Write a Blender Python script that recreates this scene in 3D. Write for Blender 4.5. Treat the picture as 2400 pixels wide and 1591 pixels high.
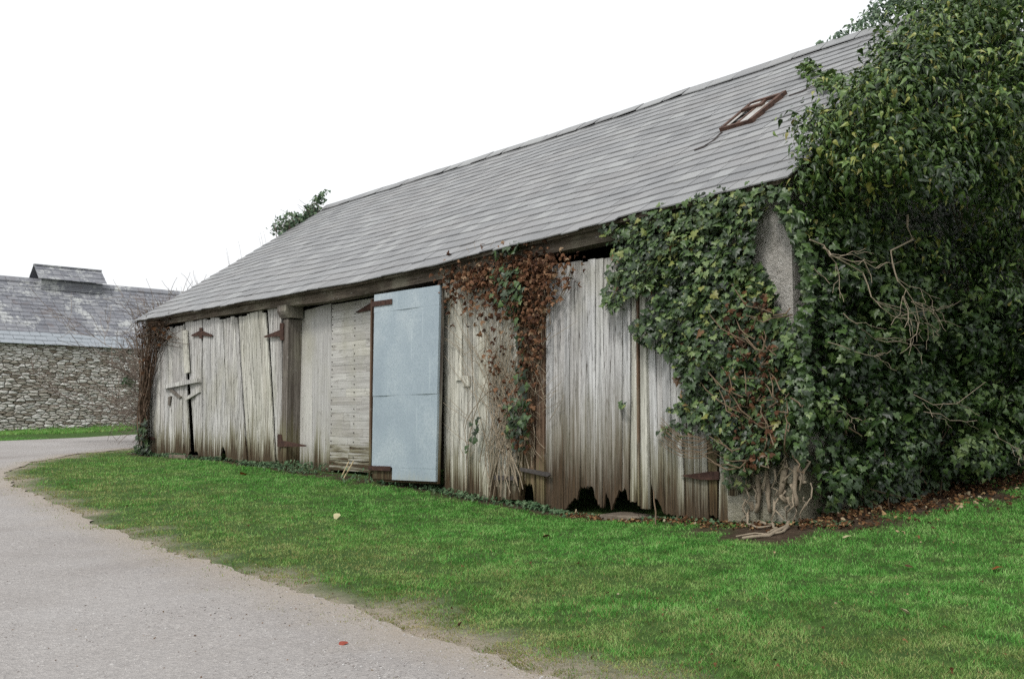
import bpy, math, random
import numpy as np
from mathutils import Vector
from mathutils.geometry import delaunay_2d_cdt
rnd = random.Random(7)
rng = np.random.default_rng(11)
SC = bpy.context.scene
for o in list(bpy.data.objects): bpy.data.objects.remove(o)

# ---------------------------------------------------------------- camera
FPX, CX, CY, HZ, EYE = 2333.0, 1200.0, 795.5, 985.0, 1.35
PITCH = math.atan((HZ - CY) / FPX)
cam = bpy.data.cameras.new('camera'); cam_o = bpy.data.objects.new('camera', cam)
SC.collection.objects.link(cam_o); SC.camera = cam_o
cam.sensor_width = 36.0; cam.lens = FPX / 2400 * 36; cam.clip_start = 0.05; cam.clip_end = 2000
cam_o.location = (0, 0, EYE); cam_o.rotation_euler = (math.pi / 2 + PITCH, 0, 0)

# ---------------------------------------------------------------- sky, sun, exposure (overcast)
SUN_EL, SUN_AZ = math.radians(50), math.radians(210)      # azimuth from +Y towards +X
w = bpy.data.worlds.new('World'); SC.world = w; w.use_nodes = True
nt = w.node_tree; nt.nodes.clear()
sky = nt.nodes.new('ShaderNodeTexSky'); sky.sky_type = 'NISHITA'; sky.sun_disc = False
sky.sun_elevation = SUN_EL; sky.sun_rotation = SUN_AZ
sky.air_density = 1.0; sky.dust_density = 6.0; sky.ozone_density = 1.0
hs = nt.nodes.new('ShaderNodeHueSaturation'); hs.inputs['Saturation'].default_value = 0.12
bg = nt.nodes.new('ShaderNodeBackground'); bg.inputs['Strength'].default_value = 0.13
wo = nt.nodes.new('ShaderNodeOutputWorld')
cloud = nt.nodes.new('ShaderNodeMix'); cloud.data_type = 'RGBA'; cloud.inputs[0].default_value = 0.72   # even white cloud deck over the sky
cloud.inputs[7].default_value = (8.0, 8.15, 8.3, 1)
nt.links.new(sky.outputs[0], hs.inputs['Color']); nt.links.new(hs.outputs[0], cloud.inputs[6]); nt.links.new(cloud.outputs[2], bg.inputs[0]); nt.links.new(bg.outputs[0], wo.inputs[0])
sun = bpy.data.lights.new('sun', 'SUN'); sun.energy = 1.5; sun.angle = math.radians(10); sun.color = (1, .97, .92)
sun_o = bpy.data.objects.new('sun', sun); SC.collection.objects.link(sun_o)
sd = Vector((math.sin(SUN_AZ) * math.cos(SUN_EL), math.cos(SUN_AZ) * math.cos(SUN_EL), math.sin(SUN_EL)))
sun_o.rotation_euler = sd.to_track_quat('Z', 'Y').to_euler(); sun_o.location = (-10, -10, 30)
SC.view_settings.view_transform = 'Standard'; SC.view_settings.look = 'None'
SC.cycles.use_denoising = False                            # keep the fine grain of grass, bark and leaves
SC.view_settings.exposure = 0.3; SC.view_settings.gamma = 1.0

# ---------------------------------------------------------------- projection helpers (photo pixel -> real place)
E_ = np.array([0, 0, EYE]); F_ = np.array([0, math.cos(PITCH), math.sin(PITCH)]); U_ = np.array([0, -math.sin(PITCH), math.cos(PITCH)])
def ray(px, py): return np.array([1., 0, 0]) * ((px - CX) / FPX) + F_ - U_ * ((py - CY) / FPX)
d = ray(-850, HZ); UD = np.array([d[0], d[1], 0]); UD /= np.linalg.norm(UD)
SD = -UD; VD = np.array([UD[1], -UD[0], 0])               # barn axes: s to the right along the front, v into the barn
r = ray(1725, 1218); P0 = E_ + r * (-1.0 / r[2])
def hit_v(px, py, off=0., P=P0):
    r = ray(px, py); return E_ + r * (((P - E_) @ VD + off) / (r @ VD))
C0 = hit_v(1870, 1200); C0[2] = 0
def W(px, py, off=0.):                                     # pixel on the plane v = off -> (s, z)
    h = hit_v(px, py, off); return float((h - C0) @ SD), float(h[2])
def G(px, py, s=0.):                                       # pixel on the plane s -> (v, z)
    r = ray(px, py); h = E_ + r * (((C0 - E_) @ SD + s) / (r @ SD)); return float((h - C0) @ VD), float(h[2])
def B2W(a):
    a = np.asarray(a, float); return C0 + a[..., 0:1] * SD + a[..., 1:2] * VD + a[..., 2:3] * np.array([0, 0, 1.])
BROT = math.atan2(SD[1], SD[0])
SL = W(335, 900)[0]                                        # far end of the barn
SR = 0.0
# roof planes
EU = np.array([-20, SL, -6.8, -1.93, 0., 2]); EZ = np.array([3.52, 3.52, 3.43, 3.585, 3.66, 3.66])
RU = np.array([-20, SL, -7.0, -2.2, 0., 2]); RZ = np.array([6.76, 6.76, 6.80, 6.87, 6.9, 6.9])
VE, VR = -0.22, 4.62
def smooth_interp(x, xs, ys):
    x = np.asarray(x, float); k = np.linspace(-1.2, 1.2, 9); return np.mean([np.interp(x + t, xs, ys) for t in k], axis=0)
def roof_z(s, v):
    t = (np.asarray(v, float) - VE) / (VR - VE)
    z = smooth_interp(s, EU, EZ) * (1 - t) + smooth_interp(s, RU, RZ) * t
    return z + 0.03 * np.sin(np.asarray(s) * 0.9 + 1) * np.sin(np.pi * np.clip(t, 0, 1)) + .005 * np.sin(np.asarray(s) * 2.6 + t * 2) + .0025 * np.sin(np.asarray(s) * 6.1 + t * 5) 
def R(px, py, lift=0.):                                    # pixel on the front roof slope -> (s, v, z)
    r = ray(px, py); lo, hi = 4., 60.
    for _ in range(60):
        m = (lo + hi) / 2; p = E_ + r * m; q = p - C0
        if p[2] > float(roof_z(q @ SD, q @ VD)) + lift and True: lo_above = True
        else: lo_above = False
        # camera is below the roof surface extended outwards: march until the ray passes under the slope
        if lo_above: lo = m
        else: hi = m
    p = E_ + r * lo; q = p - C0
    return float(q @ SD), float(q @ VD), float(p[2])

# ---------------------------------------------------------------- terrain
def base_pt(px, py, off=0.):
    h = hit_v(px, py, off); return h
ctrl = [(0, 0, 0), (-4, 2, -.02), (3, 3, .08), (-12, 5, .1), (10, 3, .35), (-3, -6, -.1), (6, -6, .0), (-25, 10, .3), (25, 10, 1.2)]
for q in ((1725, 1222), (1500, 1216), (1300, 1200), (1130, 1172), (950, 1140), (780, 1110), (560, 1086), (335, 1063)):
    ctrl.append(tuple(base_pt(*q)))
for v, z in ((.3, .42), (2.6, .58), (5.4, .72), (9.5, 1.0)):
    p = B2W([0.3, v, z]); ctrl.append(tuple(p))
r = ray(0, 1010); SB = E_ + r * (-.40 / r[2]); SBZ = .95     # far stone building: a point at the foot of its wall
def SBP(px, py, off=0.):                                   # pixel on the stone building face (runs along v) -> (v, z)
    r = ray(px, py); h = E_ + r * (((SB - E_) @ UD + off) / (r @ UD)); return float((h - SB) @ VD), float(h[2])
for q in ((0, 1012), (180, 1005), (318, 997)):
    v, z = SBP(*q); p = SB + VD * v; ctrl.append((p[0], p[1], z))
p = SB - VD * 20; ctrl.append((p[0], p[1], .8)); p = SB + VD * 35; ctrl.append((p[0], p[1], 1.5)); p = SB + UD * 30; ctrl.append((p[0], p[1], 1.3))
ctrl = np.array(ctrl)
def tps(rr): return np.where(rr > 1e-9, rr, 0)             # linear kernel
n = len(ctrl); K = tps(np.linalg.norm(ctrl[:, None, :2] - ctrl[None, :, :2], axis=2)); PP = np.c_[np.ones(n), ctrl[:, :2]]
A = np.block([[K - 0.15 * np.eye(n), PP], [PP.T, np.zeros((3, 3))]]); CO = np.linalg.solve(A, np.r_[ctrl[:, 2], 0, 0, 0])
def ground_z(x, y):
    x = np.asarray(x, float); y = np.asarray(y, float); sh = x.shape
    q = np.c_[x.ravel(), y.ravel()]; out = np.empty(len(q))
    for i in range(0, len(q), 20000):
        b = q[i:i + 20000]; k = tps(np.linalg.norm(b[:, None, :] - ctrl[None, :, :2], axis=2))
        z = k @ CO[:n] + CO[n] + b @ CO[n + 1:]
        far = np.clip((np.linalg.norm(b - np.array([0, 12]), axis=1) - 45) / 30, 0, 1)
        out[i:i + 20000] = z * (1 - far) + 0.9 * far
    out += .012 * np.sin(q[:, 0] * 2.1 + q[:, 1] * .7) + .01 * np.sin(q[:, 1] * 2.7 - q[:, 0] * 1.3)
    return out.reshape(sh)
def ground_hit(px, py):
    r = ray(px, py); t = -1.2 / r[2]
    for _ in range(40):
        p = E_ + r * t; g = float(ground_z(p[0], p[1])); t += 0.6 * (g - p[2]) / r[2]
    p = E_ + r * t; return np.array([p[0], p[1], float(ground_z(p[0], p[1]))])

# ---------------------------------------------------------------- mesh helpers
def link(o): SC.collection.objects.link(o); return o
def tag(o, label=None, cat=None, group=None, kind=None):
    if label: o['label'] = label
    if cat: o['category'] = cat
    if group: o['group'] = group
    if kind: o['kind'] = kind
    return o
def thing(name, label, cat, loc=(0, 0, 0), rz=0., group=None):
    o = link(bpy.data.objects.new(name, None)); o.empty_display_size = .2
    o.location = tuple(float(c) for c in loc); o.rotation_euler = (0, 0, rz)
    return tag(o, label, cat, group)
def big(name, V, F, mat, parent=None, attrs=None, smooth=False, loc=None):
    """numpy mesh: V (n,3), F (m,k)"""
    V = np.asarray(V, np.float32); F = np.asarray(F, np.int32)
    if loc is not None: V = V - np.asarray(loc, np.float32)
    me = bpy.data.meshes.new(name); k = F.shape[1]
    me.vertices.add(len(V)); me.vertices.foreach_set('co', V.ravel())
    me.loops.add(F.size); me.loops.foreach_set('vertex_index', F.ravel())
    me.polygons.add(len(F)); me.polygons.foreach_set('loop_start', np.arange(0, F.size, k, dtype=np.int32))
    me.polygons.foreach_set('use_smooth', np.full(len(F), smooth))
    for a, val in (attrs or {}).items():
        at = me.attributes.new(a, 'FLOAT', 'POINT'); at.data.foreach_set('value', np.asarray(val, np.float32))
    me.update(calc_edges=True); me.validate()
    if mat: me.materials.append(mat)
    o = link(bpy.data.objects.new(name, me))
    if parent: o.parent = parent
    elif loc is not None: o.location = tuple(float(c) for c in loc)
    return o
class MB:
    def __init__(s): s.v = []; s.f = []; s.r = []; s.h = []
    def add(s, verts, faces, rv=None, h=None):
        b = len(s.v); s.v += [tuple(map(float, q)) for q in verts]; s.f += [tuple(b + i for i in f) for f in faces]
        rv = rnd.random() if rv is None else rv
        s.r += [rv] * len(verts); s.h += list(h) if h is not None else [1.5] * len(verts)
    def hexa(s, c, rv=None, h=None):   # 8 corners: bottom 4 ccw, top 4 ccw
        s.add(c, [(3, 2, 1, 0), (4, 5, 6, 7), (0, 1, 5, 4), (1, 2, 6, 5), (2, 3, 7, 6), (3, 0, 4, 7)], rv, h)
    def box(s, x0, x1, y0, y1, z0, z1, rv=None, h=None):
        s.hexa([(x0, y0, z0), (x1, y0, z0), (x1, y1, z0), (x0, y1, z0), (x0, y0, z1), (x1, y0, z1), (x1, y1, z1), (x0, y1, z1)], rv, h)
    def prism(s, poly, y0, y1, rv=None, gz=None):   # poly of (x,z), front at y0
        n = len(poly); a = sum(poly[i][0] * poly[(i + 1) % n][1] - poly[(i + 1) % n][0] * poly[i][1] for i in range(n))
        if a < 0: poly = poly[::-1]
        V = [(x, y0, z) for x, z in poly] + [(x, y1, z) for x, z in poly]
        Fs = [tuple(range(n)), tuple(range(2 * n - 1, n - 1, -1))] + [((i + 1) % n, i, n + i, n + (i + 1) % n) for i in range(n)]
        s.add(V, Fs, rv, None if gz is None else [q[2] - gz for q in V])
    def tube(s, pts, rad, sides=5, rv=None):
        pts = [np.asarray(p, float) for p in pts]; n = len(pts); V = []; Fs = []
        if np.isscalar(rad): rad = [rad] * n
        for i, p in enumerate(pts):
            t = pts[min(i + 1, n - 1)] - pts[max(i - 1, 0)]; t /= (np.linalg.norm(t) + 1e-9)
            a = np.cross(t, [0.31, 0.52, 0.79]); a /= (np.linalg.norm(a) + 1e-9); b = np.cross(t, a)
            for k in range(sides):
                g = 2 * math.pi * k / sides; V.append(p + (a * math.cos(g) + b * math.sin(g)) * rad[i])
        for i in range(n - 1):
            for k in range(sides):
                j = (k + 1) % sides; Fs.append((i * sides + k, i * sides + j, (i + 1) * sides + j, (i + 1) * sides + k))
        Fs.append(tuple(range(sides))[::-1]); Fs.append(tuple((n - 1) * sides + k for k in range(sides)))
        s.add(V, Fs, rv)
    def build(s, name, mat, parent=None, smooth=False, loc=None, bevel=0):
        me = bpy.data.meshes.new(name); V = np.array(s.v)
        if loc is not None: V = V - np.asarray(loc)
        me.from_pydata([tuple(q) for q in V], [], s.f); 
        a = me.attributes.new('rnd', 'FLOAT', 'POINT'); a.data.foreach_set('value', np.array(s.r, np.float32))
        a = me.attributes.new('hgt', 'FLOAT', 'POINT'); a.data.foreach_set('value', np.array(s.h, np.float32))
        if smooth: me.polygons.foreach_set('use_smooth', np.ones(len(me.polygons), bool))
        me.materials.append(mat); me.update()
        o = link(bpy.data.objects.new(name, me))
        if bevel:
            m = o.modifiers.new('bevel', 'BEVEL'); m.width = bevel; m.segments = 1
        if parent: o.parent = parent
        elif loc is not None: o.location = tuple(float(c) for c in loc)
        return o

# ---------------------------------------------------------------- material helpers
class NT:
    def __init__(s, name):
        s.m = bpy.data.materials.new(name); s.m.use_nodes = True; s.t = s.m.node_tree; s.t.nodes.clear()
        s.out = s.n('ShaderNodeOutputMaterial'); s.b = s.n('ShaderNodeBsdfPrincipled'); s.l(s.b.outputs[0], s.out.inputs[0])
    def n(s, ty, **kw):
        x = s.t.nodes.new(ty)
        for k, v in kw.items(): setattr(x, k, v)
        return x
    def l(s, a, b): s.t.links.new(a, b)
    def put(s, inp, v):
        if hasattr(v, 'is_output') or hasattr(v, 'links'): s.l(v, inp)
        else: inp.default_value = (*v, 1) if isinstance(v, tuple) and len(v) == 3 and inp.type == 'RGBA' else v
    def attr(s, name): return s.n('ShaderNodeAttribute', attribute_name=name).outputs['Fac']
    def co(s, scale=(1, 1, 1), off=None):
        tc = s.n('ShaderNodeTexCoord'); mp = s.n('ShaderNodeMapping'); mp.inputs['Scale'].default_value = scale
        s.l(tc.outputs['Object'], mp.inputs['Vector'])
        if off is not None:
            cb = s.n('ShaderNodeCombineXYZ')
            for i in range(3): s.put(cb.inputs[i], s.math('MULTIPLY', off, (37.0, 91.0, 53.0)[i]))
            s.l(cb.outputs[0], mp.inputs['Location'])
        return mp.outputs[0]
    def noise(s, co, scale=5., detail=4., rough=.6, dist=0.):
        x = s.n('ShaderNodeTexNoise'); s.l(co, x.inputs['Vector']); x.inputs['Scale'].default_value = scale
        x.inputs['Detail'].default_value = detail; x.inputs['Roughness'].default_value = rough; x.inputs['Distortion'].default_value = dist
        return x.outputs['Fac']
    def vor(s, co, scale=5., feature='F1', out='Distance'):
        x = s.n('ShaderNodeTexVoronoi', feature=feature); s.l(co, x.inputs['Vector']); x.inputs['Scale'].default_value = scale
        return x.outputs[out]
    def math(s, op, a, b=0., clamp=False):
        x = s.n('ShaderNodeMath', operation=op); x.use_clamp = clamp; s.put(x.inputs[0], a); s.put(x.inputs[1], b); return x.outputs[0]
    def step(s, v, a, b, to0=0., to1=1.):
        x = s.n('ShaderNodeMapRange', interpolation_type='SMOOTHSTEP'); s.put(x.inputs[0], v)
        for i, q in enumerate((a, b, to0, to1)): x.inputs[i + 1].default_value = q
        return x.outputs[0]
    def mix(s, f, a, b, mode='MIX'):
        x = s.n('ShaderNodeMix', data_type='RGBA', blend_type=mode); s.put(x.inputs[0], f); s.put(x.inputs[6], a); s.put(x.inputs[7], b); return x.outputs[2]
    def ramp(s, f, stops):
        x = s.n('ShaderNodeValToRGB'); e = x.color_ramp.elements
        while len(e) < len(stops): e.new(.5)
        for q, (p, c) in zip(e, stops): q.position = p; q.color = (*c, 1)
        s.put(x.inputs[0], f); return x.outputs[0]
    def fin(s, col, rough=.8, bump=None, strength=.3, dist=.02, spec=.3, metal=0.):
        s.put(s.b.inputs['Base Color'], col); s.put(s.b.inputs['Roughness'], rough); s.b.inputs['Specular IOR Level'].default_value = spec
        s.b.inputs['Metallic'].default_value = metal
        if bump is not None:
            x = s.n('ShaderNodeBump'); x.inputs['Strength'].default_value = strength; x.inputs['Distance'].default_value = dist
            s.l(bump, x.inputs['Height']); s.l(x.outputs[0], s.b.inputs['Normal'])
        return s.m

def wood_mat(name, lo, hi, brown=(.062, .037, .019), olive=(.16, .15, .075), streak=.455, horiz=False, wet=1.0):
    k = NT(name); rv = k.attr('rnd'); h = k.attr('hgt')
    sc = (1.2, 26, 26) if horiz else (26, 26, .7)
    sc2 = (3.2, 95, 95) if horiz else (95, 95, 2.6)
    g = k.noise(k.co(sc, rv), 1., 5, .65); f = k.noise(k.co(sc2, rv), 1., 4, .7); big_ = k.noise(k.co((1.3, 1.3, .8)), 1., 3)
    c = k.mix(k.step(g, .3, .68), lo, hi)
    c = k.mix(1., c, k.ramp(rv, [(0, (.82, .80, .78)), (.5, (.98, .98, .98)), (1, (1.10, 1.09, 1.04))]), 'MULTIPLY')
    c = k.mix(k.step(big_, .45, .7, 0, .45), c, (.30, .29, .22))
    sp_ = k.noise(k.co((11, 11, 5) if not horiz else (5, 11, 11)), 1., 6, .75)
    c = k.mix(k.step(sp_, .56, .70, 0, .55), c, (.11, .095, .08)); c = k.mix(k.step(sp_, .42, .28, 0, .45), c, (.50, .49, .46))
    c = k.mix(k.step(f, streak, streak - .08), c, (.030, .024, .018))
    hn = k.math('ADD', h, k.math('MULTIPLY', k.math('SUBTRACT', g, .5), 1.5 ))
    hn = k.math('ADD', hn, k.math('MULTIPLY', k.math('SUBTRACT', rv, .5), .35))
    c = k.mix(k.step(hn, 1.05 * wet, .35 * wet, 0, .75), c, k.mix(k.step(f, .35, .65), (.10, .085, .04), olive))
    c = k.mix(k.step(hn, .55 * wet, .1 * wet, 0, .9), c, k.mix(k.step(f, .35, .6), (.014, .009, .005), brown))
    return k.fin(c, .85, k.math('ADD', k.math('MULTIPLY', f, .6), g), .55, .012, .15)
M = {}
M['wood'] = wood_mat('weathered_wood', (.26, .257, .25), (.58, .572, .555), wet=.72)
M['wood_green'] = wood_mat('greenish_wood', (.27, .265, .235), (.58, .568, .515), streak=.43, wet=.75)
M['wood_grey'] = wood_mat('grey_wood', (.26, .26, .262), (.56, .557, .553), streak=.44, wet=1.15)
M['wood_rot'] = wood_mat('rotting_grey_wood', (.27, .27, .274), (.58, .577, .575), streak=.44, wet=1.65, olive=(.14, .115, .075))
M['wood_slat'] = wood_mat('slat_wood', (.33, .325, .31), (.48, .473, .455), horiz=True, streak=.33, wet=.4)
M['ply'] = wood_mat('sheet_wood', (.33, .325, .315), (.46, .455, .44), streak=.30, wet=.55, olive=(.17, .17, .06))
M['beam'] = wood_mat('beam_wood', (.05, .04, .03), (.17, .14, .11), horiz=True, streak=.42, wet=.01)
M['post'] = wood_mat('post_wood', (.07, .057, .048), (.19, .17, .15), streak=.43)
M['wood_red'] = wood_mat('reddish_wood', (.075, .045, .03), (.19, .13, .09), streak=.42, wet=.8)

k = NT('slate'); rv = k.attr('rnd'); n1 = k.noise(k.co((3, 3, 3)), 1.0, 6, .65); n2 = k.noise(k.co((16, 16, 16), rv), 1., 4, .7); n3 = k.noise(k.co((.6, 1.2, 1)), 1., 3)
c = k.ramp(rv, [(0, (.165, .168, .172)), (.45, (.200, .204, .208)), (.8, (.222, .226, .229)), (1, (.26, .266, .265))])
c = k.mix(k.step(n3, .42, .62, 0, .4), c, (.212, .208, .206)); c = k.mix(k.step(n1, .58, .78, 0, .35), c, (.27, .275, .265))
c = k.mix(k.step(n2, .68, .76, 0, .4), c, (.42, .42, .41)); c = k.mix(k.step(n2, .36, .26, 0, .5), c, (.12, .12, .125))
M['slate'] = k.fin(c, .55, n2, .25, .008, .4)
k = NT('old_slate'); rv = k.attr('rnd'); n1 = k.noise(k.co((.9, .9, .9)), 1.0, 7, .7); n2 = k.noise(k.co((3.2, 3.2, 3.2), rv), 1., 4, .7)
hz_ = k.attr('hgt')
c = k.ramp(rv, [(0, (.125, .13, .148)), (.5, (.16, .165, .185)), (1, (.205, .21, .225))])
n5 = k.noise(k.co((6, 6, 6)), 1., 6, .8)
c = k.mix(k.step(k.math('ADD', n1, k.math('MULTIPLY', k.math('SUBTRACT', n5, .5), .8)), .50, .66, 0, .85), c, (.42, .43, .42)); c = k.mix(k.step(n2, .62, .72, 0, .5), c, (.45, .46, .44)); c = k.mix(k.step(n1, .45, .3, 0, .7), c, (.13, .105, .10))
c = k.mix(k.step(hz_, .55, .45), c, k.mix(n2, (.21, .235, .26), (.31, .335, .36)))
M['old_slate'] = k.fin(c, .6, n2, .3, .02, .35)
k = NT('rubble'); rv = k.attr('rnd'); n1 = k.noise(k.co((5, 5, 5), rv), 1.0, 6, .7); n2 = k.noise(k.co((.5, .5, .5)), 1., 4)
c = k.ramp(rv, [(0, (.15, .12, .09)), (.25, (.37, .35, .31)), (.6, (.50, .485, .45)), (.85, (.60, .59, .57)), (1, (.62, .61, .58))])
c = k.mix(k.step(n1, .35, .7, 0, .7), c, k.mix(.5, c, (.42, .39, .33))); c = k.mix(k.step(n2, .5, .7, 0, .55), c, (.22, .19, .15))
M['rubble'] = k.fin(c, .9, n1, .6, .05, .1)
k = NT('mortar'); n1 = k.noise(k.co((7, 7, 7)), 1., 5); M['mortar'] = k.fin(k.ramp(n1, [(.3, (.08, .065, .05)), (.7, (.19, .16, .125))]), .95, n1, .6, .05, .1)
k = NT('render_stone'); n1 = k.noise(k.co((2.2, 2.2, 2.2)), 1., 7, .7); n2 = k.noise(k.co((22, 22, 22)), 1., 5, .7); n3 = k.noise(k.co((7, 7, 9)), 1., 6, .75, .6)
h = k.attr('hgt')
c = k.ramp(n1, [(.25, (.28, .26, .225)), (.5, (.44, .42, .385)), (.75, (.56, .545, .515))]); c = k.mix(k.step(n3, .62, .70, 0, .6), c, (.46, .45, .42)); c = k.mix(k.step(n3, .42, .34, 0, .6), c, (.12, .105, .085)); c = k.mix(k.step(n2, .42, .3, 0, .7), c, (.10, .085, .065))
c = k.mix(k.step(k.math('ADD', h, n1), 1.5, .8, 0, .7), c, (.15, .14, .07))
M['render_stone'] = k.fin(c, .92, k.math('ADD', n2, k.math('MULTIPLY', n3, 1.6)), .9, .04, .1)
k = NT('galvanised'); n1 = k.noise(k.co((1.1, 1.1, 1.3)), 1., 5, .65); n2 = k.noise(k.co((42, 42, 42)), 1., 4, .85); n3 = k.noise(k.co((9, 9, .7)), 1., 4); h = k.attr('hgt')
c = k.ramp(n1, [(.25, (.255, .31, .355)), (.5, (.32, .38, .42)), (.75, (.43, .485, .51))]); c = k.mix(k.step(n2, .44, .60, .0, .6), c, (.21, .265, .305))
c = k.mix(k.step(n3, .60, .75, 0, .35), c, (.55, .62, .64)); c = k.mix(k.step(k.math('ADD', h, k.math('MULTIPLY', n3, .5)), .48, .22, 0, .5), c, (.33, .33, .27))
M['galv'] = k.fin(c, .6, n1, .25, .03, .35, .0)
k = NT('rust'); n1 = k.noise(k.co((14, 14, 14)), 1., 6, .7); M['rust'] = k.fin(k.ramp(n1, [(.3, (.028, .016, .014)), (.55, (.062, .034, .026)), (.8, (.12, .065, .045))]), .9, n1, .5, .01, .2)
k = NT('dark_iron'); n1 = k.noise(k.co((14, 14, 14)), 1., 6, .7); M['iron'] = k.fin(k.ramp(n1, [(.3, (.03, .026, .025)), (.7, (.085, .075, .07))]), .8, n1, .4, .01, .3)
k = NT('interior_shade'); n1 = k.noise(k.co((14, 14, 14)), 1., 6, .7); M['inside'] = k.fin(k.ramp(n1, [(.3, (.02, .016, .012)), (.7, (.05, .04, .03))]), .95, n1, .5, .02, .1)  # near-black colour stands in for the shade of interiors and gaps
k = NT('old_glass'); n1 = k.noise(k.co((6, 6, 6)), 1., 4); M['glass'] = k.fin(k.ramp(n1, [(.3, (.22, .21, .19)), (.7, (.42, .40, .37))]), .3, None, spec=.5)
k = NT('skylight_iron'); n1 = k.noise(k.co((9, 9, 9)), 1., 5); M['sk_iron'] = k.fin(k.ramp(n1, [(.3, (.035, .02, .016)), (.7, (.12, .065, .045))]), .8, n1, .4, .01, .3)
k = NT('stem_bark'); rv = k.attr('rnd'); n1 = k.noise(k.co((20, 20, 8)), 1., 5, .7); M['stem'] = k.fin(k.mix(n1, k.ramp(rv, [(0, (.08, .05, .03)), (1, (.17, .12, .08))]), (.19, .145, .10)), .9, n1, .5, .01, .1)
k = NT('dark_vine_bark'); n1 = k.noise(k.co((20, 20, 8)), 1., 5, .7); rv = k.attr('rnd'); M['dstem'] = k.fin(k.ramp(rv, [(0, (.035, .022, .014)), (.7, (.085, .058, .040)), (1, (.15, .11, .08))]), .9, n1, .5, .01, .1)
k = NT('pale_bark'); rv = k.attr('rnd'); n1 = k.noise(k.co((20, 20, 20)), 1., 5, .7); M['pale'] = k.fin(k.mix(n1, k.ramp(rv, [(0, (.13, .10, .07)), (1, (.24, .195, .14))]), (.33, .28, .21)), .9, n1, .5, .01, .1)
k = NT('twig_bark'); rv = k.attr('rnd'); M['twig'] = k.fin(k.ramp(rv, [(0, (.10, .08, .065)), (1, (.20, .16, .13))]), .9)
def leaf_mat(name, stops, rough=.42, spec=.45, trans=.12):
    k = NT(name); rv = k.attr('rnd'); n1 = k.noise(k.co((18, 18, 18)), 1., 3)
    c = k.mix(k.math('MULTIPLY', n1, .5), k.ramp(rv, stops), k.mix(1., k.ramp(rv, stops), (.55, .6, .5), 'MULTIPLY'))
    k.fin(c, rough, None, spec=spec)
    if trans:
        tr = k.n('ShaderNodeBsdfTranslucent'); k.put(tr.inputs[0], c); ms = k.n('ShaderNodeMixShader'); ms.inputs[0].default_value = trans
        k.l(k.b.outputs[0], ms.inputs[1]); k.l(tr.outputs[0], ms.inputs[2]); k.l(ms.outputs[0], k.out.inputs[0])
    return k.m
M['ivy'] = leaf_mat('ivy_leaf', [(0, (.010, .022, .007)), (.35, (.027, .058, .015)), (.65, (.072, .128, .033)), (.90, (.185, .245, .090)), (.95, (.20, .22, .05)), (.985, (.16, .08, .03)), (1, (.10, .05, .02))])  # ramp ends widened: shaded depths and lit highlights put into leaf colour
M['ivy_old'] = leaf_mat('mature_ivy_leaf', [(0, (.012, .028, .008)), (.35, (.036, .072, .016)), (.65, (.090, .162, .036)), (.85, (.200, .275, .075)), (.97, (.27, .27, .06)), (1, (.18, .12, .05))])  # raised bright stops carry lit highlights in the leaf colour
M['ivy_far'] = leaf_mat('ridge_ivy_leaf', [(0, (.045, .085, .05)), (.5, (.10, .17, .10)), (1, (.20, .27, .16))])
M['dead'] = leaf_mat('dead_leaf', [(0, (.045, .020, .012)), (.3, (.10, .045, .024)), (.65, (.17, .078, .040)), (.9, (.25, .14, .080)), (1, (.32, .23, .15))], .7, .2)
M['litter'] = leaf_mat('litter_leaf', [(0, (.035, .018, .010)), (.45, (.10, .048, .022)), (.8, (.21, .11, .05)), (.93, (.36, .24, .12)), (1, (.42, .36, .26))], .8, .15)
M['weed'] = leaf_mat('weed_leaf', [(0, (.02, .05, .022)), (.5, (.055, .115, .048)), (1, (.14, .20, .11))], .6, .25)
M['fl_rust'] = leaf_mat('rust_leaf', [(0, (.20, .06, .02)), (1, (.30, .10, .03))], .7, .2)
M['fl_brown'] = leaf_mat('brown_leaf', [(0, (.06, .028, .014)), (1, (.12, .06, .03))], .7, .2)
M['fl_pale'] = leaf_mat('pale_leaf', [(0, (.42, .38, .22)), (1, (.55, .48, .30))], .7, .2)
M['fl_red'] = leaf_mat('red_leaf', [(0, (.28, .06, .04)), (1, (.34, .09, .06))], .7, .2)
k = NT('straw'); M['straw'] = k.fin((.45, .36, .22), .7)
# grass blades
k = NT('grass_blade'); rv = k.attr('rnd'); dr = k.attr('dry'); tip = k.attr('tip'); pt = k.attr('patch')
c = k.ramp(rv, [(0, (.040, .135, .020)), (.4, (.102, .315, .052)), (.75, (.175, .43, .088)), (1, (.30, .48, .16))])
c = k.mix(pt, c, k.ramp(rv, [(0, (.15, .23, .055)), (1, (.40, .43, .17))]))
c = k.mix(dr, c, k.ramp(rv, [(0, (.14, .12, .045)), (.6, (.27, .22, .09)), (1, (.42, .34, .17))]))
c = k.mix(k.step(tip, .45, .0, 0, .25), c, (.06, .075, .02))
k.fin(c, .6, None, spec=.25)
tr = k.n('ShaderNodeBsdfTranslucent'); k.put(tr.inputs[0], c); ms = k.n('ShaderNodeMixShader'); ms.inputs[0].default_value = .38
k.l(k.b.outputs[0], ms.inputs[1]); k.l(tr.outputs[0], ms.inputs[2]); k.l(ms.outputs[0], k.out.inputs[0]); M['grass'] = k.m
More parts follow.
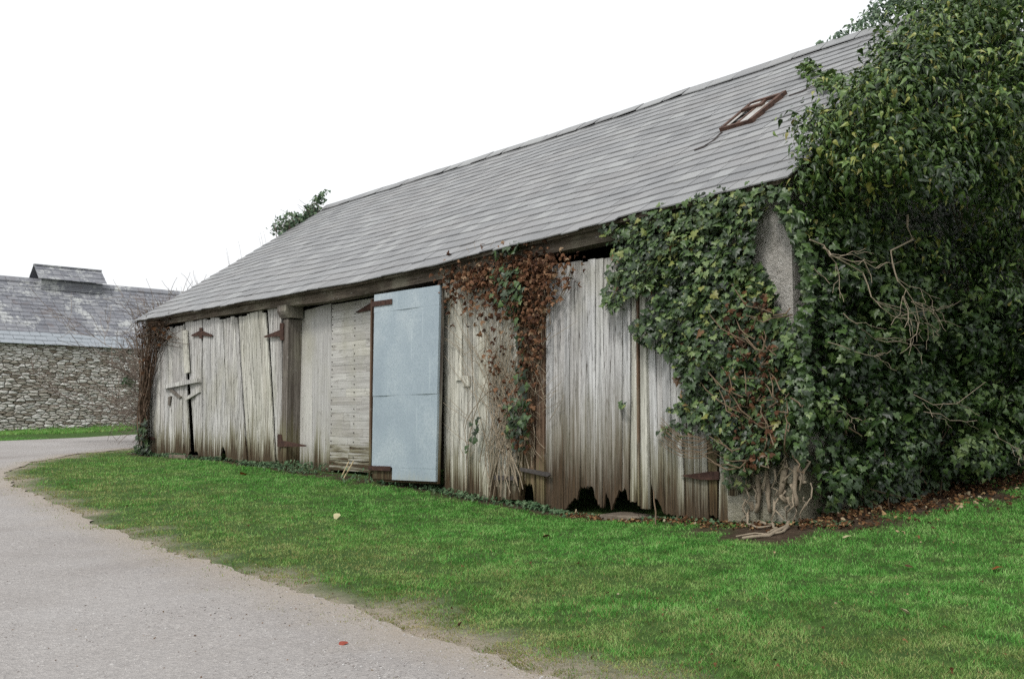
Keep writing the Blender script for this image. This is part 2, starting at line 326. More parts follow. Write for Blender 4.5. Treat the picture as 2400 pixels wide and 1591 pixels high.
# ground under the grass
k = NT('ground_soil'); so = k.attr('soil'); wn = k.attr('worn'); n1 = k.noise(k.co((9, 9, 9)), 1., 7, .7); n2 = k.noise(k.co((1.2, 1.2, 1.2)), 1., 5); n3 = k.noise(k.co((45, 45, 45)), 1., 4, .7)
c = k.ramp(n1, [(.3, (.028, .050, .014)), (.6, (.055, .105, .026)), (.8, (.13, .13, .06))])
c = k.mix(k.math('MULTIPLY', wn, k.step(n1, .25, .6, .6, 1)), c, k.ramp(n3, [(.3, (.215, .175, .135)), (.7, (.345, .30, .25))]))
c = k.mix(so, c, k.ramp(n1, [(.3, (.026, .018, .012)), (.55, (.062, .044, .030)), (.8, (.12, .092, .066))]))
M['ground'] = k.fin(c, .95, k.math('ADD', n1, n3), .7, .03, .1)
k = NT('track_gravel'); n1 = k.noise(k.co((.55, .55, .55)), 1., 5); n2 = k.noise(k.co((70, 70, 70)), 1., 5, .75); vv = k.vor(k.co((55, 55, 55)), 1., 'F1', 'Color'); v2 = k.vor(k.co((55, 55, 55)), 1.); ed = k.attr('edge'); n4 = k.noise(k.co((14, 14, 14)), 1., 5, .7)
c = k.ramp(n1, [(.3, (.245, .228, .218)), (.5, (.300, .285, .276)), (.7, (.335, .322, .315))])
sepr = k.n('ShaderNodeSeparateColor'); k.l(vv, sepr.inputs[0])
c = k.mix(.36, c, k.mix(1., c, k.ramp(sepr.outputs[0], [(0, (.55, .54, .53)), (.5, (.95, .93, .90)), (.9, (1.15, 1.13, 1.1)), (1, (1.7, 1.7, 1.65))]), 'MULTIPLY'))
c = k.mix(k.step(n2, .62, .72, 0, .5), c, (.16, .14, .125)); c = k.mix(k.step(n4, .60, .78, 0, .5), c, (.26, .225, .20))
c = k.mix(k.math('MULTIPLY', ed, k.step(n4, .2, .6, .55, 1.)), c, k.ramp(n2, [(.3, (.225, .19, .15)), (.7, (.36, .32, .275))]))
M['track'] = k.fin(c, .92, k.math('ADD', v2, n2), .6, .012, .15)
k = NT('pebble'); rv = k.attr('rnd'); M['pebble'] = k.fin(k.ramp(rv, [(0, (.17, .15, .14)), (.5, (.36, .34, .325)), (.85, (.38, .37, .36)), (1, (.46, .45, .44))]), .85)

# ---------------------------------------------------------------- ground and road
EDGE_PX = [(1320, 1591), (1237, 1566), (1089, 1520), (1000, 1496), (900, 1455), (856, 1436), (742, 1398), (647, 1370), (551, 1333), (449, 1308), (342, 1270), (247, 1238), (171, 1196), (95, 1165), (35, 1141), (12, 1122), (16, 1108), (38, 1097), (76, 1083), (152, 1068), (266, 1055), (316, 1050)]
edge = [ground_hit(*q)[:2] for q in EDGE_PX]
e0 = edge[0] + (edge[0] - edge[3]) * 3.0
ctr = [e0] + edge
def densify(pts, step=.12, amp=.05):
    out = []
    for a, b in zip(pts[:-1], pts[1:]):
        n_ = max(1, int(np.linalg.norm(b - a) / step))
        for i in range(n_): out.append(a + (b - a) * i / n_)
    out.append(pts[-1]); out = np.array(out)
    ph = np.arange(len(out)); tn = np.gradient(out, axis=0); nn = np.c_[-tn[:, 1], tn[:, 0]]; nn /= (np.linalg.norm(nn, axis=1, keepdims=True) + 1e-9)
    j = amp * (np.sin(ph * .9) + np.sin(ph * .37 + 2) + rng.normal(0, .8, len(out))) ; j[0] = j[-1] = 0
    return out + nn * j[:, None] * .6
edge_d = densify(ctr, .07, .035)
farl = [ground_hit(*q)[:2] for q in ((320, 1019), (182, 1025), (0, 1032))]
fr = farl[0] + VD[:2] * 45; nr = edge[-1] + VD[:2] * 45
fl = farl[2] - VD[:2] * 40
road_poly = [tuple(q) for q in edge_d] + [tuple(nr), tuple(fr)] + [tuple(q) for q in farl] + [tuple(fl), (-60., -12.), (float(e0[0]), -12.)]
RP = np.array(road_poly)
def inside(q, poly):
    x, y = q[:, 0], q[:, 1]; c = np.zeros(len(q), bool); x1, y1 = poly[:, 0], poly[:, 1]; x2, y2 = np.roll(x1, -1), np.roll(y1, -1)
    for i in range(len(poly)):
        m = ((y1[i] > y) != (y2[i] > y)); 
        if m.any(): c ^= m & (x < (x2[i] - x1[i]) * (y - y1[i]) / (y2[i] - y1[i] + 1e-12) + x1[i])
    return c
def seg_dist(q, poly, closed=False):
    d_ = np.full(len(q), 1e9); pts = poly if not closed else np.r_[poly, poly[:1]]
    for a, b in zip(pts[:-1], pts[1:]):
        ab = b - a; t = np.clip(((q - a) @ ab) / (ab @ ab + 1e-12), 0, 1); d_ = np.minimum(d_, np.linalg.norm(q - a - t[:, None] * ab, axis=1))
    return d_
BA = np.array([B2W([SL - .3, -.05, 0])[:2], B2W([0.35, -.05, 0])[:2], B2W([.35, 10, 0])[:2]])
GARD = np.array([C0[:2], B2W([0, 10, 0])[:2]])
def vn(q, f, seed=0, oct=3):
    out = np.zeros(len(q)); am = 0.
    for o_ in range(oct):
        p = q * f * 2 ** o_ + seed * 17.3 + o_ * 5.1; i = np.floor(p).astype(np.int64); t = p - i; t = t * t * (3 - 2 * t)
        def hsh(a, b): v = np.sin((a * 127.1 + b * 311.7 + seed * 74.7) % 6283.185307) * 43758.5453; return v - np.floor(v)
        c = hsh(i[:, 0], i[:, 1]) * (1 - t[:, 0]) * (1 - t[:, 1]) + hsh(i[:, 0] + 1, i[:, 1]) * t[:, 0] * (1 - t[:, 1]) + hsh(i[:, 0], i[:, 1] + 1) * (1 - t[:, 0]) * t[:, 1] + hsh(i[:, 0] + 1, i[:, 1] + 1) * t[:, 0] * t[:, 1]
        out += c * .5 ** o_; am += .5 ** o_
    return out / am
def soil_mask(q):
    nz = .10 * np.sin(q[:, 0] * 5 + q[:, 1] * 3.1) + .08 * np.sin(q[:, 0] * 11 - q[:, 1] * 7)
    a = np.clip((.32 - seg_dist(q, BA[:2]) + nz) / .22, 0, 1)
    dg = seg_dist(q, GARD); b = np.clip((1.14 - dg + nz * 1.2 + 1.1 * (vn(q, 2.5, 21) - .5)) / .5, 0, 1)
    return np.maximum(a, b)
def edge_sd(q): return np.where(inside(q, RP), -1., 1.) * seg_dist(q, edge_d[::3])     # metres into the grass from the road edge
def worn_mask(q): return np.clip((.42 - edge_sd(q) + 1.1 * (vn(q, 1.6, 3) - .5)) / .55, 0, 1)
def grid_axis(a, b, near0, near1, fine, coarse): 
    return np.unique(np.r_[np.linspace(a, near0, coarse), np.arange(near0, near1, fine), np.linspace(near1, b, coarse)])
gx = np.unique(np.r_[grid_axis(-300, 300, -14, 12, .16, 14), np.arange(-34, -14, .5)]); gy = np.unique(np.r_[grid_axis(-60, 600, -3, 27, .16, 14)[:-14], np.arange(27, 52, .4), np.linspace(52, 600, 12)])
X, Y = np.meshgrid(gx, gy); Z = ground_z(X, Y); q = np.c_[X.ravel(), Y.ravel()]
Zr = Z.ravel() - np.where(inside(q, RP), .02, 0)
i0 = np.arange((len(gy) - 1) * len(gx)).reshape(len(gy) - 1, len(gx))[:, :-1].ravel()
Fg = np.c_[i0, i0 + 1, i0 + 1 + len(gx), i0 + len(gx)]
tag(big('ground', np.c_[q, Zr], Fg, M['ground'], attrs={'soil': soil_mask(q), 'worn': worn_mask(q)}, smooth=True), 'grassy ground falling gently away from the barn', 'ground', kind='structure')
# road: constrained triangulation of its outline with interior points
xs = np.arange(-13, 4, .35); ys = np.arange(-3, 40, .35); gxy = np.array([(a, b) for a in xs for b in ys]) + rng.normal(0, .03, (len(xs) * len(ys), 2))
gxy = np.r_[gxy, np.array([(a, b) for a in np.arange(-60, 40, 4.) for b in np.arange(-12, 80, 4.)]) + .013]
ok = inside(gxy, RP) & (seg_dist(gxy, RP, True) > .15); ip = gxy[ok]
allp = [Vector(p) for p in road_poly] + [Vector(p) for p in ip]; nb = len(road_poly)
vo, _, fo, _, _, _ = delaunay_2d_cdt(allp, [(i, (i + 1) % nb) for i in range(nb)], [list(range(nb))], 1, 1e-4)
rv_ = np.array([tuple(p) for p in vo]); tri = np.array([f for f in fo if len(f) == 3])
cen = rv_[tri].mean(axis=1); tri = tri[inside(cen, RP)]
ar = np.cross(rv_[tri[:, 1]] - rv_[tri[:, 0]], rv_[tri[:, 2]] - rv_[tri[:, 0]]); tri[ar < 0] = tri[ar < 0][:, ::-1]
ed = np.clip(1 - seg_dist(rv_, edge_d[::3]) / .45, 0, 1)
tag(big('road', np.c_[rv_, ground_z(rv_[:, 0], rv_[:, 1]) + .004], tri, M['track'], attrs={'edge': ed}, smooth=True), 'pale dusty gravel track curving past the barn', 'road', kind='structure')

# ---------------------------------------------------------------- the slate barn
barn = thing('barn', 'long old timber-fronted barn with slate roof and rotting doors', 'barn', C0, BROT)
ROOT_Z = 0
gz_b = lambda s, v=0.: float(ground_z(*B2W([s, v, 0])[:2]))
# gable walls and back wall
BV = 2 * VR - .1
def gable(s0, s1, zb=-.3):
    mb = MB(); n_ = 9; vs = [0.0] + list(np.linspace(.3, VR, n_)) + list(np.linspace(VR, BV, n_))[1:]
    top = [float(roof_z(.5 * (s0 + s1), v if v < VR else 2 * VR - v)) - .09 for v in vs]
    poly = [(v, zb) for v in (vs[0], vs[-1])] + [(v, t) for v, t in zip(vs[::-1], top[::-1])]
    V = [(s0, v, z) for v, z in poly] + [(s1, v, z) for v, z in poly]; n2 = len(poly)
    Fs = [tuple(range(n2))[::-1], tuple(range(n2, 2 * n2))] + [(i, (i + 1) % n2, n2 + (i + 1) % n2, n2 + i) for i in range(n2)]
    mb.add(V, Fs, .5, [q[2] - .4 for q in V]); return mb
gable(W(1733, 900)[0], 0.0).build('gable_wall', M['render_stone'], barn)
mb = MB()                                                       # rough quoin stones at the foot of the near corner
for a_, b_, z0_, z1_ in ((-.80, -.42, .30, .62), (-.38, -.03, .30, .70), (-.78, -.52, .65, .92), (-.48, -.20, .73, 1.02), (-.17, -.02, .73, .98), (-.76, -.40, .95, 1.25), (-.36, -.04, 1.05, 1.38)):
    j_ = lambda: rnd.uniform(-.02, .02); o_ = -.03 - rnd.random() * .03
    c_ = [(a_ + j_(), o_, z0_ + j_()), (b_ + j_(), o_, z0_ + j_()), (b_, .1, z0_), (a_, .1, z0_), (a_ + j_(), o_, z1_ + j_()), (b_ + j_(), o_, z1_ + j_()), (b_, .1, z1_), (a_, .1, z1_)]; mb.hexa(c_, None, [.45] * 8)
mb.build('quoins', M['render_stone'], barn, bevel=.025)
gable(SL + .02, SL + .4).build('gable_wall', M['render_stone'], barn)
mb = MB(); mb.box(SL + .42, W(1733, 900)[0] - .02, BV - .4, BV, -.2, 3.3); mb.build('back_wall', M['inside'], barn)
# roof: individually laid slates, both slopes
def slate_roof(sA, sB, back=False):
    mb = MB(); NC = 22; L = VR - VE
    for i in range(NC + 1):
        v0 = VE + L * i / NC - (.0 if i else .02); v1 = v0 + L / NC * 1.45
        if v1 > VR: v1 = VR
        s = sA - (.17 if i % 2 else 0); wdt = .30
        while s < sB:
            w_ = wdt * rnd.uniform(.86, 1.14); a, b = max(s, sA + rnd.uniform(-.02, .02)), min(s + w_, sB); s += w_
            if b - a < .03: continue
            g = .0028; t = rnd.uniform(.011, .015); j = rnd.gauss(0, .0006); jl = rnd.gauss(0, .0035 if i else .012); rot = rnd.gauss(0, .0010)
            if rnd.random() < .012: jl -= rnd.uniform(.01, .03); rot = rnd.gauss(0, .02); j += .006
            up = .027 + j
            def P(s_, v_, lift):
                z = float(roof_z(s_, v_)); v_o = v_ if not back else 2 * VR - v_
                return (s_, v_o, z + lift)
            va, vb = v0 + jl + rot * .3, v0 + jl - rot * .3
            c = [P(a + g, va, up), P(b - g, vb, up + rnd.gauss(0, .0005)), P(b - g, v1, .004), P(a + g, v1, .004)]
            c2 = [(x, y - (t * .4 if not back else -t * .4), z + t) for x, y, z in c]
            mb.hexa(c + c2 if not back else c[::-1] + c2[::-1])
    return mb
sA, sB = SL - .10, .14
roof = slate_roof(sA, sB).build('roof', M['slate'], barn)
tag(roof)
slate_roof(sA, sB, True).build('roof_slope', M['slate'], barn)
mb = MB(); ns = 40                                              # boarding under the slates keeps the inside dark
for bk in (0, 1):
    for i in range(ns):
        a, b = sA + .05 + (sB - sA - .1) * i / ns, sA + .05 + (sB - sA - .1) * (i + 1) / ns
        f = lambda s_, v_, l: (s_, v_ if not bk else 2 * VR - v_, float(roof_z(s_, v_)) + l)
        mb.hexa([f(a, VE + .06, -.05), f(b, VE + .06, -.05), f(b, VR, -.05), f(a, VR, -.05), f(a, VE + .06, -.006), f(b, VE + .06, -.006), f(b, VR, -.006), f(a, VR, -.006)], .5)
mb.build('roof_boarding', M['beam'], barn)
mb = MB(); s = sA - .02
while s < sB:                                                   # ridge slates
    e = min(s + rnd.uniform(.42, .62), sB); tl = rnd.gauss(0, .012); g = .006; dr_ = rnd.uniform(.20, .25)
    for sg in (-1, 1):
        zr = float(roof_z(s, VR)); ze = float(roof_z(e, VR)); lo = .055 + rnd.uniform(0, .012)
        sl = (float(roof_z(s, VR)) - float(roof_z(s, VR - 1)))
        c = [(s + g, VR + sg * dr_, zr - sl * dr_ + lo), (e - g, VR + sg * (dr_ + tl), ze - sl * dr_ + lo + rnd.gauss(0, .006)), (e - g, VR, ze + lo + .012), (s + g, VR, zr + lo + .012)]
        c2 = [(x, y, z + .016) for x, y, z in c]
        mb.hexa(c + c2 if sg < 0 else c[::-1] + c2[::-1], .75 + .25 * rnd.random() if rnd.random() > .25 else .3)
    s = e
mb.build('ridge_slates', M['slate'], roof)
# skylight, hinged open and broken
bl, tl, tr_, br = [R(*q) for q in ((1689, 314), (1762, 252), (1847, 226), (1768, 292))]
sk = MB(); pts = [np.array(p) for p in (bl, br, tr_, tl)]
nrm = np.cross(pts[1] - pts[0], pts[3] - pts[0]); nrm /= np.linalg.norm(nrm); nrm = nrm if nrm[2] > 0 else -nrm
def lerp2(a, b): return pts[0] * (1 - a) * (1 - b) + pts[1] * a * (1 - b) + pts[2] * a * b + pts[3] * (1 - a) * b
def panel(mb, a0, a1, b0, b1, n0, n1, rv=None):
    c = [lerp2(a0, b0), lerp2(a1, b0), lerp2(a1, b1), lerp2(a0, b1)]; mb.hexa([p + nrm * n0 for p in c] + [p + nrm * n1 for p in c], rv)
fr_ = MB()
panel(fr_, .01, .10, 0, 1, .0, .075); panel(fr_, .89, 1, -.01, 1.01, .0, .085); panel(fr_, .10, .89, 0, .06, .0, .07); panel(fr_, .10, .89, .93, 1, .0, .08); panel(fr_, .44, .52, .06, .93, .03, .068); panel(fr_, .11, .70, .60, .69, .06, .095)
skf = fr_.build('skylight', M['sk_iron'], roof)
gl = MB(); panel(gl, .54, .88, .07, .72, .058, .064); panel(gl, .14, .42, .70, .90, .062, .068); panel(gl, .12, .22, .08, .58, .056, .062); gl.build('skylight_pane', M['glass'], roof)
dk = MB(); panel(dk, .06, .94, .03, .97, .022, .028); dk.build('skylight_dark_sheet', M['inside'], roof)  # dark sheet on the slates, painted as the shade of an opening
# lead flashing strips slipped from under the skylight
fl_ = MB()
for pl, r0 in (([(1692, 318), (1672, 338), (1650, 352), (1628, 360)], .016), ([(1850, 232), (1880, 222), (1905, 210), (1945, 202)], .014)):
    fl_ = MB(); fl_.tube([np.array(R(*q)) + np.array([0, 0, .04]) for q in pl], r0, 5); fl_.build('lead_strip', M['iron'], roof)
# wall plate beam
mb = MB(); bp = [(345, 766), (384, 760), (457, 749), (620, 724), (769, 706), (900, 681), (1030, 655), (1150, 627), (1270, 598), (1436, 563), (1600, 515), (1733, 478)]
for i, (a, b) in enumerate(zip(bp[:-1], bp[1:])):
    s0, z0 = W(*a, -.06); s1, z1 = W(*b, -.06); t0, t1 = float(roof_z(s0, -.06)) - .07, float(roof_z(s1, -.06)) - .07
    mb.hexa([(s0, -.06, z0), (s1, -.06, z1), (s1, .14, z1), (s0, .14, z0), (s0, -.06, t0), (s1, -.06, t1), (s1, .14, t1), (s0, .14, t0)], .5)
mb.build('wall_plate', M['beam'], barn)
def interp_px(pts): 
    xs_, ys_ = zip(*pts); return lambda x: float(np.interp(x, xs_, ys_))
def plank_panel(name, mat, L, Rr, top, bot, n_, off=0., parent=barn, thick=.028, var=.008, lean=0., gap=.004, rag=0., cols=5):
    """vertical boards between the px lines L=(x top, x bottom) and Rr; top, bot: px functions of x"""
    mb = MB(); edges = np.linspace(0, 1, n_ + 1); edges[1:-1] += np.array([rnd.uniform(-.22, .22) / n_ for _ in range(n_ - 1)])
    for i in range(n_):
        o_ = off + rnd.uniform(-var, var); rows = 7; rv = rnd.random(); fr = []; wob = rnd.gauss(0, .003); tj = rnd.uniform(-4, 3) * (1 if rag else .3)
        for c_ in range(cols):
            f = edges[i] + (edges[i + 1] - edges[i]) * c_ / (cols - 1)
            xt, xb = L[0] + (Rr[0] - L[0]) * f, L[1] + (Rr[1] - L[1]) * f
            yt, yb = top(xt) + tj, bot(xb) + (rnd.uniform(-1, 1) * rag)
            for r_ in range(rows):
                t = r_ / (rows - 1); s_, z_ = W(xt + (xb - xt) * t, yt + (yb - yt) * t, off)
                in_ = gap if c_ == 0 else (-gap if c_ == cols - 1 else 0)
                bow = (.004 if 0 < c_ < cols - 1 else 0)
                fr.append((s_ + in_ + wob * math.sin(t * 5), o_ - bow - lean * (1 - t) + .006 * math.sin(t * 4 + rv * 9), z_))
        nb_ = len(fr); bk = [(x, y + thick, z) for x, y, z in fr]; Fs = []
        for c_ in range(cols - 1):
            for r_ in range(rows - 1):
                a = c_ * rows + r_; b = a + rows; Fs.append((a, a + 1, b + 1, b)); Fs.append((nb_ + a, nb_ + b, nb_ + b + 1, nb_ + a + 1))
            Fs.append((c_ * rows, (c_ + 1) * rows, nb_ + (c_ + 1) * rows, nb_ + c_ * rows)); e_ = rows - 1
            Fs.append((c_ * rows + e_, nb_ + c_ * rows + e_, nb_ + (c_ + 1) * rows + e_, (c_ + 1) * rows + e_))
        for r_ in range(rows - 1):
            Fs.append((r_, nb_ + r_, nb_ + r_ + 1, r_ + 1)); b = (cols - 1) * rows; Fs.append((b + r_, b + r_ + 1, nb_ + b + r_ + 1, nb_ + b + r_))
        V = fr + bk; gz = gz_b(fr[0][0]); mb.add(V, Fs, rv, [q[2] - gz for q in V])
    return mb.build(name, mat, parent)
def px_prism(name, polys, mat, parent, off, thick, rv=None):
    mb = MB()
    for poly in polys:
        pp = [W(x, y, off) for x, y in poly]; mb.prism(pp, off, off + thick, rv, gz_b(pp[0][0]))
    return mb.build(name, mat, parent)
jig = lambda pts, f: interp_px(pts)
# --- left double doors
topA = interp_px([(345, 768), (375, 767), (408, 769), (412, 764), (428, 764), (430, 760), (474, 745)])
botA = interp_px([(340, 1060), (380, 1066), (412, 1068), (440, 1064), (445, 1050), (455, 1066), (474, 1068)])
dA = plank_panel('door', M['wood'], (346, 344), (431, 443), topA, botA, 9, 0., rag=5)
dA['label'] = 'split plank door with broken boards nailed across it'
plank_panel('door_board', M['wood'], (434, 455), (474, 475), topA, interp_px([(440, 1040), (455, 1060), (475, 1070)]), 2, .0, dA, rag=6)
topB = interp_px([(474, 751), (555, 742)]); botB = interp_px([(474, 1070), (517, 1076), (519, 1050), (527, 1045), (529, 1078), (580, 1086)])
dB = plank_panel('door', M['wood'], (477, 475), (556, 578), topB, botB, 9, 0., rag=6)
topC = interp_px([(560, 741), (625, 729), (628, 720), (662, 722)]); botC = interp_px([(582, 1086), (640, 1088), (662, 1090)])
dC = plank_panel('door', M['wood_green'], (560, 582), (622, 645), topC, botC, 7, 0., rag=6); dC['label'] = 'leaning plank door beside the bracketed post'
plank_panel('door_board', M['wood'], (627, 648), (659, 661), topC, interp_px([(640, 1068), (662, 1088)]), 2, .012, dC, rag=5)
# boards nailed across, hanging strip, diagonal scrap
px_prism('nailed_board', [[(382, 902), (462, 886), (463, 894), (466, 895), (384, 911)]], M['wood'], dA, -.075, .05, .6)
px_prism('nailed_board', [[(432, 934), (466, 908), (467, 919), (436, 938)]], M['wood'], dA, -.05, .035, .8)
px_prism('hanging_board', [[(428, 775), (436, 773), (442, 872), (432, 876)]], M['wood_green'], dA, -.06, .035, .7)
px_prism('broken_strip', [[(394, 913), (402, 912), (424, 930), (420, 934)], [(394, 930), (400, 928), (397, 950), (393, 949)]], M['post'], dA, -.04, .03, .4)
# hinges (plate and tapered strap)
px_prism('hinge', [[(467, 768), (473, 768), (473, 775), (497, 785), (496, 789), (473, 786), (473, 793), (467, 793), (467, 787), (448, 788), (448, 785), (467, 775)]], M['rust'], dB, -.05, .02)
px_prism('hinge', [[(656, 757), (664, 757), (664, 797), (656, 797), (656, 788), (620, 791), (618, 788), (656, 773)]], M['rust'], dC, -.05, .02)
px_prism('hinge', [[(650, 1017), (658, 1018), (660, 1032), (716, 1043), (716, 1046), (650, 1047)]], M['rust'], dC, -.05, .02)
px_prism('hinge', [[(344, 1023), (360, 1024), (360, 1031), (344, 1030)]], M['rust'], dA, -.05, .02)
# post with bracket; the bay beyond it is recessed
s0p, s1p = W(661, 900, -.03)[0], W(673, 900, -.03)[0]
rr = ray(706, 900); DEP = float(((E_ + rr * (((C0 - E_) @ SD + s1p) / (rr @ SD))) - C0) @ VD); DEP = max(.2, min(DEP, .8))
mb = MB(); gzp = gz_b(s1p); mb.box(s0p, s1p, -.03, DEP, gzp - .2, 3.1, .5, [-.2] * 4 + [2.6] * 4); post = mb.build('post', M['post'], barn, bevel=.008)
mb = MB(); zc = W(670, 745, -.05)[1]; zt = W(670, 716, -.05)[1]; prof = [(-.04, zc), (DEP * .85, zc), (DEP * .85, zt), (-.12, zt), (-.12, zt - .10), (-.09, zt - .16), (-.05, zt - .22)]
s2p = s1p + .30
V = [(s0p - .05, y, z) for y, z in prof] + [(s1p + .09, y, z) for y, z in prof]; n2 = len(prof)
mb.add(V, [tuple(range(n2))[::-1], tuple(range(n2, 2 * n2))] + [(i, (i + 1) % n2, n2 + (i + 1) % n2, n2 + i) for i in range(n2)], .4); mb.build('bracket', M['post'], post)
# recessed bay: sheet panel and horizontally boarded panel
topP = interp_px([(690, 735), (772, 712), (890, 690)]); botP = interp_px([(690, 1098), (780, 1106), (890, 1128)])
plank_panel('sheet_panel', M['ply'], (690, 690), (776, 782), topP, botP, 2, DEP, thick=.03, var=.001, gap=.001)
mb = MB(); s0, s1 = W(778, 900, DEP)[0], W(905, 900, DEP)[0]; zb = W(830, 1080, DEP)[1]; zt = W(830, 706, DEP)[1]; nb2 = 20
for i in range(nb2):
    a, b = zb + (zt - zb) * i / nb2, zb + (zt - zb) * (i + 1) / nb2 - .003; o_ = DEP - .02 + rnd.uniform(-.002, .002); sp = rnd.uniform(.25, .75); m_ = s0 + (s1 - s0) * sp
    for x0, x1 in ((s0, m_ - .002), (m_ + .002, s1)): mb.box(x0, x1, o_, o_ + .02, a, b, rnd.random(), [a - gz_b(s0)] * 4 + [b - gz_b(s0)] * 4)
mb.box(s0, s1, DEP - .03, DEP, zb - .16, zb - .012, .2, [.2] * 8); nf = len(mb.f)
for i in range(nb2):
    for f in (.02, .45, .75):
        z = zb + (zt - zb) * (i + .5) / nb2 + rnd.uniform(-.02, .02); x = s0 + (s1 - s0) * f; mb.box(x, x + .014, DEP - .034, DEP - .018, z - .008, z + .008)
slat = mb.build('slatted_panel', M['wood_slat'], barn); slat.data.materials.append(M['iron'])
for p_ in slat.data.polygons[nf:]: p_.material_index = 1
# --- galvanised door
mdo = -.13
mq = [W(871, 1127, mdo), W(1021, 1134, mdo - .06), W(1032, 668, mdo - .06), W(879, 691, mdo)]
def MQ(a, b, o_):
    p = [np.array(q) for q in mq]; q = p[0] * (1 - a) * (1 - b) + p[1] * a * (1 - b) + p[2] * a * b + p[3] * (1 - a) * b; return (q[0], mdo - .06 * a + o_, q[1])
def mpanel(mb, a0, a1, b0, b1, o0, o1, rv=None):
    n_ = 6; gz = gz_b(mq[0][0])
    for i in range(n_):
        x0, x1 = a0 + (a1 - a0) * i / n_, a0 + (a1 - a0) * (i + 1) / n_; wv = lambda x: .004 * math.sin(x * 9 + b0 * 7)
        c = [MQ(x0, b0, o0 + wv(x0)), MQ(x1, b0, o0 + wv(x1)), MQ(x1, b0, o1), MQ(x0, b0, o1), MQ(x0, b1, o0 + wv(x0)), MQ(x1, b1, o0 + wv(x1)), MQ(x1, b1, o1), MQ(x0, b1, o1)]
        mb.hexa(c, rv, [q[2] - gz for q in c])
mb = MB(); mpanel(mb, .34, 1, .012, .075, -.004, .03, .5); mpanel(mb, 0, 1, .0755, .452, -.004, .03, .5); mpanel(mb, 0, 1, .4525, .90, -.009, .025, .45); mpanel(mb, 0, 1, .9005, 1, -.013, .02, .55)
dM = mb.build('metal_door', M['galv'], barn); dM['label'] = 'pale blue-grey galvanised sheet metal door'
mb = MB(); mpanel(mb, .005, 1.006, .0, .99, .032, .07, .5); mpanel(mb, 0, .335, .012, .07, .012, .03, .7); mb.build('door_backing', M['post'], dM)
mb = MB(); mpanel(mb, -.03, .30, .935, .963, -.03, -.018); mb.build('hinge', M['rust'], dM)
mb = MB(); mpanel(mb, -.03, .33, .058, .082, -.03, -.018); mb.build('hinge', M['rust'], dM)
px_prism('hinge', [[(832, 732), (870, 709), (872, 726), (838, 733)]], M['rust'], slat, DEP - .05, .015)
mb = MB(); a = W(869, 900, -.03)[0]; mb.box(a - .03, a + .015, -.03, .06, gz_b(a) - .1, 3.2, .2, [.0] * 4 + [2.8] * 4); mb.build('post', M['wood_red'], barn)
# --- planked door under the creeper
topD = interp_px([(1035, 660), (1210, 622)]); botD = interp_px([(1035, 1158), (1060, 1162), (1100, 1166), (1165, 1174), (1180, 1168), (1212, 1172)])
dD = plank_panel('door', M['wood_green'], (1039, 1041), (1212, 1214), topD, botD, 10, 0., rag=3, gap=.003); dD['label'] = 'pale green-grey plank door veiled by the dead creeper'
px_prism('patch_board', [[(1066, 700), (1082, 697), (1083, 891), (1067, 891)], [(1083, 880), (1100, 880), (1100, 905), (1084, 905)]], M['wood_green'], dD, -.03, .02, .9)
px_prism('hinge', [[(1158, 1113), (1212, 1117), (1212, 1126), (1158, 1124)]], M['iron'], dD, -.05, .02)
plank_panel('post', M['wood_red'], (1216, 1218), (1252, 1254), interp_px([(1216, 640), (1254, 630)]), interp_px([(1216, 1190), (1225, 1135), (1250, 1135), (1254, 1190)]), 3, -.01, rag=4, thick=.08)
plank_panel('door_stile', M['wood_red'], (1254, 1255), (1275, 1276), interp_px([(1250, 625), (1276, 615)]), interp_px([(1250, 1190), (1276, 1195)]), 2, -.03, rag=3, thick=.06)
# --- big rotting door
topE = interp_px([(1278, 634), (1308, 622), (1438, 600), (1480, 592)])
botE = interp_px([(1279, 1195), (1302, 1201), (1322, 1196), (1337, 1178), (1355, 1166), (1359, 1142), (1391, 1142), (1395, 1168), (1410, 1190), (1416, 1186), (1418, 1150), (1424, 1165), (1433, 1195), (1446, 1165), (1451, 1147), (1467, 1147), (1472, 1175), (1492, 1176)])
dE = plank_panel('door', M['wood_rot'], (1280, 1279), (1478, 1474), topE, botE, 10, 0., rag=5, cols=9, gap=.0022, var=.006); dE['label'] = 'tall grey plank door rotted away along its bottom'
plank_panel('door_board', M['wood_green'], (1481, 1476), (1491, 1493), topE, botE, 1, .004, dE, rag=2)
plank_panel('cover_batten', M['wood_red'], (1490, 1495), (1496, 1500), topE, interp_px([(1480, 1180), (1520, 1190)]), 1, -.03, dE, thick=.05)
plank_panel('cover_batten', M['wood_green'], (1497, 1501), (1511, 1519), topE, interp_px([(1480, 1188), (1525, 1194)]), 1, -.045, dE, thick=.06)
px_prism('hinge', [[(1218, 1095), (1284, 1107), (1288, 1113), (1283, 1117), (1250, 1110), (1218, 1103)]], M['iron'], dE, -.08, .03)
topF = interp_px([(1510, 590), (1735, 540)]); botF = interp_px([(1519, 1115), (1524, 1130), (1533, 1168), (1545, 1176), (1556, 1203), (1586, 1208), (1660, 1217), (1690, 1219)])
dF = plank_panel('door', M['wood_grey'], (1514, 1522), (1640, 1662), topF, botF, 8, 0., rag=3, cols=7, gap=.0025); dF['label'] = 'grey plank door half hidden by the climbing ivy'
px_prism('hinge', [[(1594, 1114), (1660, 1105), (1684, 1104), (1684, 1124), (1640, 1124)]], M['rust'], dF, -.05, .02)
plank_panel('door_stile', M['wood_red'], (1645, 1664), (1680, 1683), interp_px([(1645, 545), (1683, 540)]), interp_px([(1664, 1205), (1683, 1212)]), 1, .0, dF, rag=3)
